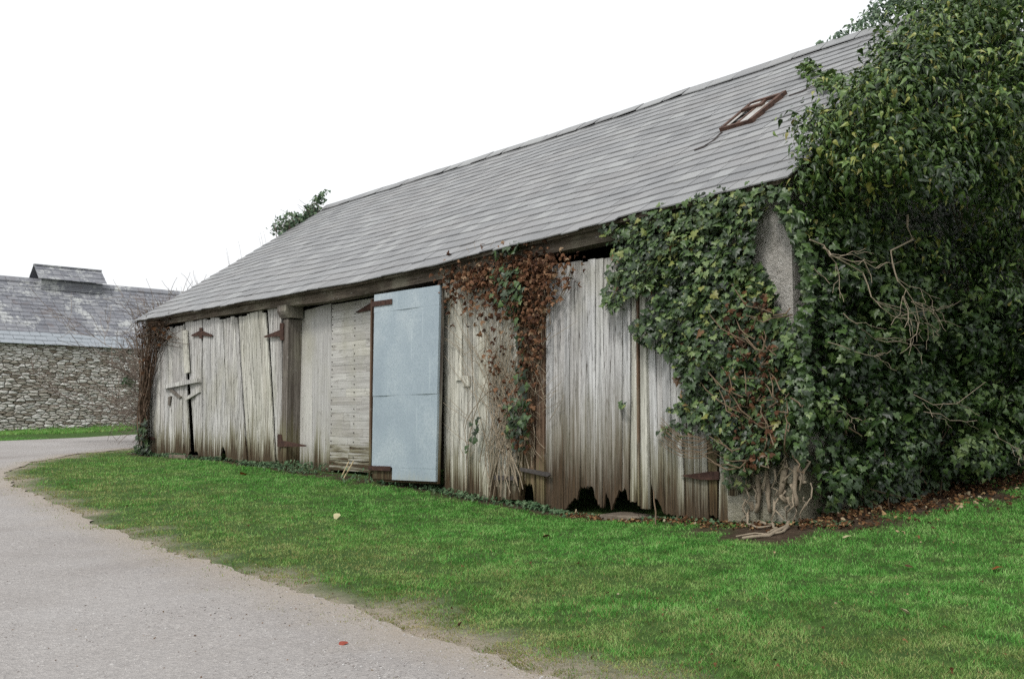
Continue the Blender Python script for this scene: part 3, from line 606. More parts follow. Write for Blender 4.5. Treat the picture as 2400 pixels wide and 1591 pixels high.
plank_panel('post', M['wood_green'], (1690, 1684), (1728, 1731), interp_px([(1690, 540), (1740, 530)]), interp_px([(1680, 1222), (1735, 1226)]), 2, -.02, rag=2, thick=.12, gap=.006)
mb = MB()                                                       # near-black sheet behind the doors, its colour standing in for interior shade
mb.box(SL + .45, W(1733, 900)[0] - .03, 1.7, 1.76, -.2, 3.6, .5); mb.build('interior_dark_sheet', M['inside'], barn)

# ---------------------------------------------------------------- far stone building
SBROT = math.atan2(VD[1], VD[0])                                # its local x runs along v (to the right), local y away
stone = thing('stone_building', 'low rubble stone farm building with mottled slate roof and ridge vent', 'building', (SB[0], SB[1], 0), SBROT)
xL, xR = -14., 22.
ez = SBP(150, 803)[1]; gzs = .75
mb = MB(); mb.box(xL, xR, .05, .6, 0., ez); mb.build('wall', M['mortar'], stone)
def clip(poly, nx, nz, d_):
    out = []
    for (x0, z0), (x1, z1) in zip(poly, poly[1:] + poly[:1]):
        a, b = nx * x0 + nz * z0 - d_, nx * x1 + nz * z1 - d_
        if a <= 0: out.append((x0, z0))
        if a * b < 0: t = a / (a - b); out.append((x0 + (x1 - x0) * t, z0 + (z1 - z0) * t))
    return out
AX = 2.9; mb = MB(); seeds = []; z = gzs - .15; row = 0                # irregular rubble: stretched, jittered cells in rough courses
while z < ez:
    hh = rnd.uniform(.06, .14); x = xL
    while x < xR: w_ = rnd.uniform(.15, .46) * (1 if x < 10 else 1.6); seeds.append(((x + w_ / 2) / AX, z + hh / 2 + rnd.uniform(-.045, .045))); x += w_
    z += hh
sd_ = np.array(seeds); order = np.argsort(sd_[:, 0]); sd_ = sd_[order]; xs_ = sd_[:, 0]
for i, (x, z) in enumerate(sd_):
    lo, hi = np.searchsorted(xs_, x - .32), np.searchsorted(xs_, x + .32); nb_ = sd_[lo:hi]; dd = np.hypot(nb_[:, 0] - x, nb_[:, 1] - z); nb_ = nb_[np.argsort(dd)[1:16]]
    poly = [(x - .3, max(z - .3, gzs - .15)), (x + .3, max(z - .3, gzs - .15)), (x + .3, min(z + .3, ez - .01)), (x - .3, min(z + .3, ez - .01))]
    for px_, pz_ in nb_:
        poly = clip(poly, px_ - x, pz_ - z, ((px_ ** 2 + pz_ ** 2) - (x * x + z * z)) / 2)
        if len(poly) < 3: break
    if len(poly) < 3: continue
    po = [(a * AX + rnd.uniform(-.008, .008), b + rnd.uniform(-.006, .006)) for a, b in poly]; cx_, cz_ = np.mean([p[0] for p in po]), np.mean([p[1] for p in po]); o_ = rnd.uniform(-.035, .02); n_ = len(po)
    inn = [(cx_ + (a - cx_) * .93, .06, cz_ + (b - cz_) * .90) for a, b in po]; mid = [(cx_ + (a - cx_) * .86, o_, cz_ + (b - cz_) * .80) for a, b in po]; top_ = [(cx_ + (a - cx_) * .5, o_ - rnd.uniform(.01, .035), cz_ + (b - cz_) * .5) for a, b in po]
    mb.add(inn + mid + top_, [(i_, (i_ + 1) % n_, n_ + (i_ + 1) % n_, n_ + i_) for i_ in range(n_)] + [(n_ + i_, n_ + (i_ + 1) % n_, 2 * n_ + (i_ + 1) % n_, 2 * n_ + i_) for i_ in range(n_)] + [tuple(range(2 * n_, 3 * n_))])
o = mb.build('stonework', M['rubble'], stone)
# roof of the stone building
def SBR(px, py, y0, z0, pitch):                                  # not needed beyond the ridge height
    pass
def solve_ridge(px, py, pitch=math.radians(38)):
    r = ray(px, py); lo, hi = 0., 12.
    for _ in range(60):
        m = (lo + hi) / 2; v, z_ = SBP(px, py, m)
        if z_ > ez + m * math.tan(pitch): lo = m
        else: hi = m
    return lo, ez + lo * math.tan(pitch)
ry, rz_ = solve_ridge(200, 668)
mb = MB(); NC = 17; y0e = -.18; pz = lambda y: ez - .02 + (y) * (rz_ - ez) / ry
for bk in (0, 1):
    for i in range(NC):
        ya = y0e + (ry - y0e) * i / NC; yb = min(ya + (ry - y0e) / NC * 1.3, ry); x = xL - (.2 if i % 2 else 0)
        while x < xR:
            w_ = rnd.uniform(.3, .46); f = lambda y: y if not bk else 2 * ry - y; u_ = .035 + rnd.gauss(0, .004)
            c = [(x + .006, f(ya), pz(ya) + u_), (x + w_ - .006, f(ya + rnd.gauss(0, .01)), pz(ya) + u_), (x + w_ - .006, f(yb), pz(yb) + .006), (x + .006, f(yb), pz(yb) + .006)]
            c2 = [(a, b, d_ + .016) for a, b, d_ in c]; mb.hexa(c + c2 if not bk else c[::-1] + c2[::-1], None, [.4 if i < 3 else .6] * 8); x += w_
x = xL
while x < xR:
    e = x + .55
    for sg in (-1, 1): mb.hexa([(x, ry + sg * .22, pz(ry - .22) + .06), (e - .01, ry + sg * .22, pz(ry - .22) + .06), (e - .01, ry, rz_ + .06), (x, ry, rz_ + .06), (x, ry + sg * .22, pz(ry - .22) + .10), (e - .01, ry + sg * .22, pz(ry - .22) + .10), (e - .01, ry, rz_ + .10), (x, ry, rz_ + .10)], .7, [.6] * 8)
    x = e
sroof = mb.build('roof', M['old_slate'], stone)
mb = MB(); mb.prism([(.0, ez - .04), (2 * ry, ez - .04), (ry, rz_ - .09)], xL, xR)
mb.v = [(y, x_, z_) for x_, y, z_ in [(a, b, c) for a, b, c in mb.v]]; mb.build('roof_core', M['inside'], stone)
mb = MB(); mb.box(xL, xR, 2 * ry - .6, 2 * ry, 0, ez); mb.build('back_wall', M['mortar'], stone)
# ridge vent: boarded sides and a little slate roof
vx0, vx1 = SBP(96, 660, ry - .55)[0], SBP(240, 660, ry - .55)[0]; vzt = SBP(160, 660, ry - .6)[1]; vzr = SBP(160, 629, ry)[1]
vent = MB(); vent.box(vx0, vx1, ry - .55, ry + .55, rz_ - .9, vzt, .5)
for i in range(6):
    zz = pz(ry - .55) + .05 + i * (vzt - pz(ry - .55) - .05) / 6; vent.hexa([(vx0, ry - .60, zz), (vx1, ry - .60, zz), (vx1, ry - .56, zz), (vx0, ry - .56, zz), (vx0, ry - .575, zz + .1), (vx1, ry - .575, zz + .1), (vx1, ry - .555, zz + .1), (vx0, ry - .555, zz + .1)])
vent.h = [.6] * len(vent.v); vo_ = vent.build('roof_vent', M['old_slate'], stone)
mb = MB(); a0, a1 = vx0 - .16, vx1 + .12; ov = .80; zlo = vzt - .02
for bk in (-1, 1):
    for i in range(3):
        ya, yb = -ov + ov * i / 3, min(0, -ov + ov * (i + 1.25) / 3); zf = lambda y: zlo + (y + ov) / ov * (vzr - zlo); x = a0
        while x < a1:
            e = min(x + rnd.uniform(.28, .42), a1); c = [(x, ry + (ya if bk < 0 else -ya), zf(ya) + .03), (e - .008, ry + (ya if bk < 0 else -ya), zf(ya) + .03 + rnd.gauss(0, .006)), (e - .008, ry + (yb if bk < 0 else -yb), zf(yb)), (x, ry + (yb if bk < 0 else -yb), zf(yb))]
            c2 = [(p, q_, r_ + .025) for p, q_, r_ in c]; mb.hexa(c + c2 if bk < 0 else c[::-1] + c2[::-1], None, [.6] * 8); x = e
mb.box(a0, a1, ry - .1, ry + .1, vzr - .01, vzr + .05, .6, [.6] * 8); mb.build('vent_roof', M['old_slate'], vo_)

# ---------------------------------------------------------------- leaves
IVY = [(0, 0), (.20, -.16), (.46, -.12), (.56, .10), (.36, .26), (.40, .52), (.18, .56), (0, 1.0)]
def outline(half, curl=.08):
    pts = half + [(-x, y) for x, y in half[-2:0:-1]]; V = [(0, .32, .07)] + [(x, y, -curl * (x * x * 2 + max(0, y - .5) * .8)) for x, y in pts]; n_ = len(pts)
    return np.array(V), np.array([(0, 1 + i, 1 + (i + 1) % n_) for i in range(n_)])
L_IVY = outline(IVY); L_OVAL = outline([(0, 0), (.22, .06), (.27, .30), (.13, .68), (0, 1.15)], .35); L_DEAD2 = outline(IVY, 1.1); L_DEAD = outline([(0, 0), (.30, .0), (.36, .35), (.12, .55), (.2, .75), (0, 1.)], .9)
def leaf_arrays(P, N, size, shape, spread=.5, tipdir=(0, 0, -1), tipj=.5):
    V0, F0 = shape; n_ = len(P); N = N / (np.linalg.norm(N, axis=1, keepdims=True) + 1e-9) + rng.normal(0, spread, (n_, 3)) * .7
    N /= np.linalg.norm(N, axis=1, keepdims=True) + 1e-9
    T = np.asarray(tipdir, float)[None] + rng.normal(0, tipj, (n_, 3)); T -= N * np.sum(T * N, axis=1, keepdims=True); T /= np.linalg.norm(T, axis=1, keepdims=True) + 1e-9
    X_ = np.cross(T, N); s_ = np.asarray(size)[:, None, None]; wj = rng.uniform(.8, 1.15, n_)[:, None, None]
    V = P[:, None, :] + s_ * (V0[None, :, 0:1] * X_[:, None, :] * wj + (V0[None, :, 1:2] - .3) * T[:, None, :] + V0[None, :, 2:3] * N[:, None, :])
    F = F0[None] + (np.arange(n_) * len(V0))[:, None, None]
    return V.reshape(-1, 3), F.reshape(-1, F0.shape[1]), len(V0)
def foliage(name, P, N, size, shape, mat, parent, rv=None, **kw):
    V, F, m_ = leaf_arrays(P, N, size, shape, **kw); rv = rng.random(len(P)) if rv is None else rv
    return big(name, V, F, mat, parent, {'rnd': np.repeat(rv, m_)}, loc=parent.location if parent else None)
def in_poly_samples(poly, n_):
    poly = np.array(poly, float); lo, hi = poly.min(0), poly.max(0); out = np.zeros((0, 2))
    while len(out) < n_:
        q_ = rng.uniform(lo, hi, (n_ * 2, 2)); out = np.r_[out, q_[inside(q_, poly)]]
    return out[:n_]
def wall_pts(px, off): 
    return np.array([[*(lambda t: (t[0], o_, t[1]))(W(x, y, o_))] for (x, y), o_ in zip(px, off)])
FRONT = -VD; UP = np.array([0, 0, 1.]); OUT = SD
def noise2(q, f, seed=0):
    return .5 * np.sin(q[:, 0] * f + seed) * np.cos(q[:, 1] * f * 1.1 + seed * 2.3) + .3 * np.sin(q[:, 0] * f * 2.3 + q[:, 1] * f * 1.7 + seed * 5)

# --- green ivy climbing over the right of the front
root_f = B2W([W(1790, 1200)[0], -.1, 0]); root_f[2] = float(ground_z(root_f[0], root_f[1]))
ivf = thing('ivy', 'glossy green ivy climbing from gnarled roots over the barn front below the eaves', 'ivy', root_f)
poly_main = [(1402, 545), (1412, 530), (1470, 520), (1540, 490), (1620, 468), (1700, 445), (1790, 438), (1800, 470), (1772, 520), (1762, 590), (1790, 640), (1812, 690), (1815, 740), (1850, 760), (1860, 900), (1850, 1000), (1840, 1060), (1800, 1090), (1760, 1110), (1700, 1110), (1690, 1060), (1640, 1000), (1605, 960), (1600, 920), (1580, 860), (1560, 830), (1510, 800), (1478, 770), (1500, 735), (1530, 700), (1505, 688), (1450, 715), (1440, 740), (1408, 705), (1420, 650), (1440, 610), (1432, 570)]
px = in_poly_samples(poly_main, 6400); px = px + rng.normal(0, 5, px.shape); dep = -rng.uniform(.05, .30, len(px)) - .08 * noise2(px / 60., 2.1); P = B2W(wall_pts(px, np.clip(dep, -.42, -.04)))
px2 = np.r_[in_poly_samples([(1640, 1000), (1700, 1060), (1690, 1130), (1740, 1160), (1780, 1120), (1830, 1080), (1850, 960)], 160), in_poly_samples([(1535, 1015), (1580, 1030), (1660, 1010), (1640, 980), (1570, 985)], 45), in_poly_samples([(1450, 945), (1462, 930), (1468, 955), (1455, 960)], 8), in_poly_samples([(1605, 980), (1560, 960), (1600, 940), (1640, 960)], 60), in_poly_samples([(1480, 775), (1495, 770), (1500, 800), (1485, 800)], 8)]
P2 = B2W(wall_pts(px2, -rng.uniform(.04, .2, len(px2)))); Pa = np.r_[P, P2]
# clear the strip of pier that shows through
prj = (Pa - E_); dn = prj @ F_; pxx = CX + FPX * prj[:, 0] / dn; pyy = CY - FPX * (prj @ U_) / dn
sz = rng.gamma(10., .0062, len(Pa)).clip(.03, .11) * np.where(pyy < 900, 1, .9)
edge_r = np.clip(rng.normal(.44, .27, len(Pa)) + .16 * noise2(np.c_[pxx, pyy] / 70., 1.7, 3), 0, .93)
edge_r = np.where(rng.random(len(Pa)) < .035, rng.uniform(.92, 1, len(Pa)), edge_r)
foliage('foliage', Pa, np.tile(FRONT * .9 + UP * .45 + OUT * .1, (len(Pa), 1)), sz, L_IVY, M['ivy'], ivf, edge_r, spread=.42)
pxd = in_poly_samples([(1690, 720), (1800, 690), (1830, 900), (1820, 1080), (1740, 1100), (1700, 930)], 240); Pd = B2W(wall_pts(pxd, -rng.uniform(.15, .38, len(pxd)))); foliage('dead_foliage', Pd, np.tile(FRONT + UP * .2, (len(Pd), 1)), rng.uniform(.035, .07, len(Pd)), L_DEAD2, M['dead'], ivf, rng.uniform(0, .6, len(Pd)), spread=.8, tipj=.8)
mb = MB()
def wobble(a, b, n_, amp): 
    a, b = np.asarray(a, float), np.asarray(b, float); L_ = np.linalg.norm(b - a)
    return [a + (b - a) * t + rng.normal(0, amp * L_, 3) * (0 < t < 1) for t in np.linspace(0, 1, n_)]
def wp(px_, py_, off): t = W(px_, py_, off); return B2W([t[0], off, t[1]])
for i in range(46):
    x = rng.uniform(1750, 1860); y = rng.uniform(700, 1090); x2 = x + rng.uniform(-160, 40); y2 = y - rng.uniform(-40, 160)
    pl = [wp(x + (x2 - x) * t + rng.normal(0, 6), y + (y2 - y) * t + 30 * math.sin(t * 3) + rng.normal(0, 5), -.10 - .25 * math.sin(t * 3)) for t in np.linspace(0, 1, 7)]; mb.tube(pl, np.linspace(.009, .004, 7), 4)
for i in range(14):
    pl = [wp(1690 - 140 * t + rng.normal(0, 3), 1000 + i * 4 + 45 * math.sin(t * 2.6) - 40 * t + rng.normal(0, 3), -.1 - .12 * math.sin(t * 3)) for t in np.linspace(0, 1, 7)]; mb.tube(pl, np.linspace(.006, .003, 7), 4)
mb.build('stem', M['stem'], ivf, loc=root_f)
mb = MB()
def gp(px_, py_, up=.02):
    p = ground_hit(px_, py_); p[2] += up; return p
for pl, r0 in (([wp(1838, 1085, -.06), wp(1836, 1130, -.08), wp(1826, 1160, -.07), wp(1842, 1170, -.1), gp(1862, 1195), gp(1850, 1225), gp(1845, 1240), gp(1800, 1258), gp(1740, 1266)], .035),
               ([wp(1865, 1090, -.08), wp(1862, 1140, -.1), wp(1868, 1180, -.12), gp(1860, 1205)], .03),
               ([wp(1775, 1110, -.05), wp(1778, 1160, -.06), wp(1772, 1195, -.08), gp(1770, 1212)], .035), ([wp(1797, 1100, -.05), wp(1800, 1150, -.06), wp(1804, 1200, -.08), gp(1806, 1214)], .028),
               ([wp(1760, 1180, -.06), gp(1770, 1225), gp(1790, 1232), gp(1812, 1235), gp(1818, 1245), gp(1800, 1252)], .022), ([wp(1755, 1195, -.06), gp(1752, 1232), gp(1780, 1242), gp(1815, 1236)], .018),
               ([wp(1880, 1120, -.1), gp(1898, 1150, .3), gp(1910, 1170, .12), gp(1935, 1200)], .03), ([wp(1885, 1130, -.1), gp(1915, 1140, .1), gp(1900, 1150, .12), gp(1888, 1150, .12)], .02),
               ([gp(2000, 1140, .12), gp(2015, 1150, .07), gp(2030, 1175, .02), gp(2045, 1182)], .03), ([gp(1845, 1240), gp(1830, 1252), gp(1770, 1256), gp(1725, 1262)], .016)):
    pl2 = []
    for a, b in zip(pl[:-1], pl[1:]):
        for t in (0, .33, .66): pl2.append(np.asarray(a) * (1 - t) + np.asarray(b) * t + rng.normal(0, .007, 3))
    pl2.append(pl[-1]); mb.tube(pl2, np.linspace(r0, r0 * .4, len(pl2)) * rng.uniform(.8, 1.1, len(pl2)), 7)
for i in range(26):
    x = rng.uniform(1740, 1900); y = rng.uniform(1040, 1180); pl = [wp(x + rng.normal(0, 7), y + 14 * k_ + rng.normal(0, 5), -.08 - rng.uniform(0, .05)) for k_ in range(5)]; mb.tube(pl, np.linspace(.012, .006, 5) * rng.uniform(.5, 1.3), 5)
mb.build('root', M['pale'], ivf, smooth=True, loc=root_f)

# --- big ivy thicket over the gable
gr_ = B2W([.5, 2.5, 0]); gr_[2] = float(ground_z(gr_[0], gr_[1]))
ivg = thing('ivy', 'huge dark ivy thicket swallowing the barn gable with bare dead branches', 'ivy', gr_)
ridge_v = VR
def enc(v): return float(np.interp(v, [-.3, .0, .4, 1., 1.5, 2., 2.5, 3., 4., 4.6, 6], [.0, .10, .22, .16, .02, -.06, -.02, .18, .55, .66, .8]))
cl = []                                                          # clumps: centre (s,v,z), radius, kind
def rz_at(v): return float(roof_z(0, min(v, 2 * VR - v)))
for i in range(230):                                             # blanket over verge and roof edge
    v = rng.uniform(-.1, 6.5); s_ = rng.uniform(-enc(v) + .22, 1.1); h_ = rng.uniform(-.15, .22 if s_ < .1 else .5) + (.22 * min(v, 4) * (1 if s_ > .25 else .0)) * rng.random(); cl.append(((s_, v, rz_at(v) + h_), rng.uniform(.18, .28) if s_ < .25 else rng.uniform(.22, .42), 1))
for i in range(230):                                             # upper face, overhanging
    v = rng.uniform(.25, 8.5); z = rng.uniform(3.0, 1.0 + rz_at(v)); over = np.interp(z, [2.6, 3.4, 4.2, 7], [.25, .60, 1.55, 1.25]) * np.interp(v, [0, .8, 2.5, 6], [.35, .8, 1.25, 1.5])
    cl.append(((over * rng.uniform(.75, 1.05), v, z), rng.uniform(.24, .46), 1))
for i in range(110):                                             # curtain hanging at the right
    v = rng.uniform(2.0, 7.0); z = rng.uniform(2.0, 4.6); cl.append(((np.interp(v, [2, 4, 7], [1.1, 1.7, 2.0]) * rng.uniform(.8, 1.05) * np.interp(z, [2, 3.2], [.75, 1.]), v, z), rng.uniform(.22, .40), 1))
for i in range(150):                                             # low right mass
    v = rng.uniform(2.2, 8.5); z = rng.uniform(.95, 2.6); cl.append(((np.interp(v, [2, 4, 8], [.55, 1.1, 1.5]) * rng.uniform(.6, 1.0), v, z), rng.uniform(.22, .40), 0))
for i in range(170):                                             # low ivy close to the wall near the corner
    v = rng.uniform(.1, 3.2); z = rng.uniform(.66 + .06 * v, 3.3); cl.append(((rng.uniform(.08, .38) + .06 * v, v, z), rng.uniform(.16, .30), 0))
for i in range(75):                                              # fuller foliage above the hollow
    s_ = rng.uniform(.75, 1.3); t_ = G(rng.uniform(2050, 2400), rng.uniform(250, 450), s_)
    if .2 < t_[0] < 7: cl.append(((s_, t_[0], t_[1]), rng.uniform(.2, .36), 1))
for i in range(16):                                              # over the eaves corner
    cl.append(((rng.uniform(.02, .3), rng.uniform(-.3, .7), rng.uniform(3.15, 3.85)), rng.uniform(.14, .24), 1))
def pxof(p): q_ = p - E_; return CX + FPX * q_[0] / (q_ @ F_), CY - FPX * (q_ @ U_) / (q_ @ F_)
hollow = np.array([(2060, 490), (2130, 460), (2210, 490), (2300, 560), (2270, 620), (2200, 600), (2120, 575), (2070, 540)], float)
cl = [c for c in cl if not inside(np.array([pxof(B2W(np.array(c[0])))]), hollow)[0]]   # a deep hollow under the overhang
C_, Rr_, kd = np.array([c[0] for c in cl]), np.array([c[1] for c in cl]), np.array([c[2] for c in cl])
Cw = B2W(C_)
def clump_leaves(Cw, Rr_, dens, zsq=.85):
    nl = np.maximum(30, (dens * Rr_ ** 2)).astype(int); idx = np.repeat(np.arange(len(Cw)), nl); n_ = len(idx)
    D = rng.normal(0, 1, (n_, 3)); D += (OUT * .55 + FRONT * .5 + UP * .35); D /= np.linalg.norm(D, axis=1, keepdims=True)
    rad = Rr_[idx] * rng.uniform(.55, 1.08, n_); P = Cw[idx] + D * rad[:, None] * np.array([1, 1, zsq]); P[:, 2] -= .12 * Rr_[idx] * rng.random(n_)
    return P, D, idx
P, D, idx = clump_leaves(Cw, Rr_, np.where(kd == 1, 1150, 1500))
up_ = kd[idx] == 1
crv = np.clip((rng.normal(0, .13, len(Cw)) + .10 * np.sin(Cw[:, 0] * 2.3 + Cw[:, 2] * 1.9))[idx] + rng.normal(.46, .24, len(idx)), 0, .95); crv = np.where(rng.random(len(idx)) < .02, .98, crv)
foliage('foliage', P[up_], D[up_] + UP * .5, rng.gamma(9., .0070, up_.sum()).clip(.03, .11), L_OVAL, M['ivy_old'], ivg, crv[up_], spread=.6)
lo_ = ~up_
foliage('foliage', P[lo_], D[lo_] + UP * .4, rng.gamma(9., .0066, lo_.sum()).clip(.03, .10), L_IVY, M['ivy'], ivg, crv[lo_] * .85, spread=.6)
# flat leaves lying on the gable wall itself
n_ = 22000; v = rng.uniform(-.05, 8.5, n_); z = rng.uniform(.55, 6.6, n_); okk = z < np.array([rz_at(a) for a in v]); okk &= (z > np.where(v < .5, .80, .42 + .06 * v) + .18 * rng.random(n_)); v, z = v[okk], z[okk]
va = rng.uniform(.25, 4.5, 1500); za = np.array([gz_b(.2, a) for a in va[::30]]).repeat(30)[:1500] * 0 + ground_z(*(B2W(np.c_[np.full(1500, .2), va, np.zeros(1500)])[:, :2].T)) + rng.uniform(.04, .75, 1500) ** 1.1; v = np.r_[v, va]; z = np.r_[z, za]
s_ = rng.uniform(.03, .30, len(v)) + .12 * noise2(np.c_[v, z], 3.)
foliage('foliage', B2W(np.c_[np.maximum(s_, .03), v, z]), np.tile(OUT * .9 + UP * .4 + FRONT * .3, (len(v), 1)), rng.uniform(.042, .082, len(v)), L_IVY, M['ivy'], ivg, np.clip(rng.normal(.38, .2, len(v)), 0, .96), spread=.45)
# corner edge leaves from gable onto the pier
pxc = np.r_[in_poly_samples([(1800, 440), (1830, 430), (1870, 500), (1900, 600), (1908, 700), (1895, 760), (1900, 1000), (1880, 1090), (1850, 1060), (1850, 900), (1850, 780), (1888, 720), (1882, 640), (1855, 560), (1825, 500)], 480)]
Pc = B2W(wall_pts(pxc, -rng.uniform(.05, .3, len(pxc)))); foliage('foliage', Pc, np.tile(FRONT * .7 + UP * .4 + OUT * .6, (len(Pc), 1)), rng.uniform(.055, .10, len(Pc)), L_IVY, M['ivy'], ivg, np.clip(rng.normal(.45, .2, len(Pc)), 0, .96), spread=.45)
# sprays reaching over the roof
sp = []
for q in ((1892, 182), (1905, 190), (1915, 215), (1940, 205), (1955, 215), (1935, 225), (1880, 190), (1960, 235), (1975, 250)):
    a = np.array(R(*q)) + np.array([0, 0, .14]); sp.append(B2W(a))
sp = np.array(sp); P, D, idx = clump_leaves(sp, np.full(len(sp), .13), 700); foliage('foliage', P, D + UP, rng.uniform(.06, .09, len(P)), L_IVY, M['ivy_old'], ivg, np.clip(rng.normal(.6, .15, len(P)), 0, .9), spread=.6)
mb = MB()
def gpt(px_, py_, s_): t = G(px_, py_, s_); return B2W([s_, t[0], t[1]])
def branchy(pts, s0, s1, r0, sub=4, ln=90, depth=1):
    n_ = len(pts); P_ = []
    for i, q in enumerate(pts):
        P_.append((q, s0 + (s1 - s0) * i / (n_ - 1)))
    fine = []
    for (a, sa), (b, sb) in zip(P_[:-1], P_[1:]):
        for t in (0, .5): fine.append((a[0] + (b[0] - a[0]) * t + rng.normal(0, 3), a[1] + (b[1] - a[1]) * t + rng.normal(0, 3), sa + (sb - sa) * t))
    fine.append((*P_[-1][0], P_[-1][1])); mb.tube([gpt(*q) for q in fine], np.linspace(r0, max(.0045, r0 * .35), len(fine)) * .52, 5)
    if depth:
        for _ in range(sub):
            i = rng.integers(1, len(fine) - 1); x, y, s_ = fine[i]; dx, dy = fine[i + 1][0] - fine[i - 1][0], fine[i + 1][1] - fine[i - 1][1]; L_ = math.hypot(dx, dy) + 1e-6; ang = math.atan2(dy, dx) + rng.choice((-1, 1)) * rng.uniform(.3, .8); l_ = ln * rng.uniform(.5, 1.1)
            branchy([(x, y), (x + l_ * .5 * math.cos(ang), y + l_ * .5 * math.sin(ang) + 4), (x + l_ * math.cos(ang + .2), y + l_ * math.sin(ang + .2))], s_, s_ + rng.uniform(-.05, .12), r0 * .55, 2, ln * .6, depth - 1)
mb = MB(); branchy([(2125, 500), (2135, 560), (2092, 595), (2098, 640), (2120, 680), (2160, 720), (2190, 735)], .75, .95, .020, 6, 110, 2); mb.build('dead_branch', M['pale'], ivg, loc=gr_)
mb = MB(); branchy([(1925, 580), (1960, 600), (2020, 640), (2040, 690), (2070, 720), (2110, 745), (2165, 760)], .55, .85, .016, 6, 110, 2); mb.build('dead_branch', M['pale'], ivg, loc=gr_)
mb = MB(); branchy([(1900, 565), (1950, 595), (2000, 612), (2050, 625), (2085, 615)], .5, .8, .015, 4, 80, 1); mb.build('dead_branch', M['pale'], ivg, loc=gr_)
mb = MB(); branchy([(1975, 732), (2005, 760), (2050, 795), (2110, 805), (2160, 808)], .5, .75, .014, 5, 90, 1); mb.build('dead_branch', M['pale'], ivg, loc=gr_)
mb = MB(); branchy([(1940, 800), (1980, 812), (2030, 832), (2070, 830)], .45, .7, .010, 3, 60, 1); mb.build('dead_branch', M['pale'], ivg, loc=gr_)
mb = MB(); branchy([(2140, 930), (2190, 945), (2240, 940), (2310, 895)], .8, 1.1, .009, 3, 80, 1); mb.build('dead_branch', M['pale'], ivg, loc=gr_)
mb = MB(); branchy([(2165, 965), (2210, 970), (2250, 990), (2290, 985)], .8, 1.0, .008, 2, 60, 1); mb.build('dead_branch', M['pale'], ivg, loc=gr_)
mb = MB(); branchy([(2330, 1010), (2360, 1040), (2390, 1050)], 1.0, 1.2, .008, 3, 60, 1); mb.build('dead_branch', M['pale'], ivg, loc=gr_)
mb = MB(); branchy([(1955, 960), (2000, 975), (2020, 985)], .4, .5, .008, 2, 50, 1); mb.build('dead_branch', M['pale'], ivg, loc=gr_)
mb = MB(); branchy([(1905, 630), (1930, 650), (1945, 665)], .35, .45, .009, 2, 50, 0); mb.build('dead_branch', M['pale'], ivg, loc=gr_)
mb = MB()
for i in range(70):
    v = rng.uniform(.2, 7); z = rng.uniform(.6, 4.5); pl = [B2W([.12 + .25 * t + rng.normal(0, .03), v + t * rng.uniform(-.4, .8), z + t * rng.uniform(-.4, .7) + rng.normal(0, .03)]) for t in np.linspace(0, 1, 6)]; mb.tube(pl, np.linspace(.012, .005, 6), 4)
mb.build('stem', M['stem'], ivg, loc=gr_)

# --- ivy on the ridge at both ends
rp = B2W([-.9, VR + .4, float(roof_z(-1, VR))])
ivr = thing('ivy', 'blue-green ivy mound growing over the ridge at the near end of the roof', 'ivy', rp)
cl = [(B2W([s_, VR + dv, float(roof_z(s_, VR)) + h_]), r_) for s_, dv, h_, r_ in [(-2.5, .1, .08, .12), (-2.3, .3, .16, .18), (-2.05, .4, .28, .24), (-1.85, .6, .45, .28), (-1.6, .5, .5, .34), (-1.3, .6, .8, .42), (-1.0, .7, 1.0, .5), (-1.5, 1.1, .6, .4), (-.6, .5, 1.2, .55), (-1.2, .2, .4, .3), (-.7, .3, .7, .4), (-.2, .6, 1.5, .6), (-1.75, .15, .2, .2), (-2.15, .1, .12, .15)]]
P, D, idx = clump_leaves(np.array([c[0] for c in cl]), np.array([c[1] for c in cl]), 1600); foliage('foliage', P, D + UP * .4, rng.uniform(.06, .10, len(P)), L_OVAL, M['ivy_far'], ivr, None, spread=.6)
rp = B2W([SL - .05, VR - .8, float(roof_z(SL, VR - .8))])
ivl = thing('ivy', 'small loose ivy bush sprouting on the far roof verge against the sky', 'ivy', rp)
cc = []
for t in np.linspace(0, 1, 26):
    v_ = VR - .05 - t * 1.15; cc.append((B2W([SL - .08 - rng.uniform(0, .15), v_, float(roof_z(SL, v_)) + rng.uniform(.03, .22) + (.25 if t < .1 else 0)]), rng.uniform(.07, .12)))
for q, hh in ((.15, .40), (.30, .30), (.75, .42), (.9, .48), (.98, .42), (1.08, .3), (1.2, .3), (.05, .3)):
    v_ = VR - .05 - q * 1.1; cc.append((B2W([SL - .25, v_, float(roof_z(SL, v_)) + hh * .85]), rng.uniform(.09, .15)))
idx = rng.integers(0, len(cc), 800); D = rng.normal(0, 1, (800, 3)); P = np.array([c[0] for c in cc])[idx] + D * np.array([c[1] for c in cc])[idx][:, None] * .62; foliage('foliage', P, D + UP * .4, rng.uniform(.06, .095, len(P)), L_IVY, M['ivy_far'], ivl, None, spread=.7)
mb = MB()
for i in range(26):
    v_ = VR - .1 - rng.random() * 1.3; b0 = np.array([SL - .1, v_, float(roof_z(SL, v_)) + .02]); mb.tube(B2W(np.array([b0, b0 + [rng.normal(0, .06), rng.normal(-.05, .1), .15], b0 + [rng.normal(0, .1), rng.normal(-.1, .15), .32]])), [.008, .006, .004], 4)
mb.tube([B2W(np.array([SL - .1, v_, float(roof_z(SL, v_)) + .01])) for v_ in np.linspace(.7, VR - .05, 24)], .012, 5)
for i in range(9):
    v_ = rng.uniform(.8, 3.2); b0 = np.array([SL - .1, v_, float(roof_z(SL, v_)) + .01]); l_ = rng.uniform(.1, .45); mb.tube(B2W(np.array([b0, b0 + [-.02, -.03, l_ * .5], b0 + [-.05, -.12 * l_ - .02, l_]])), [.004, .003, .002], 4)
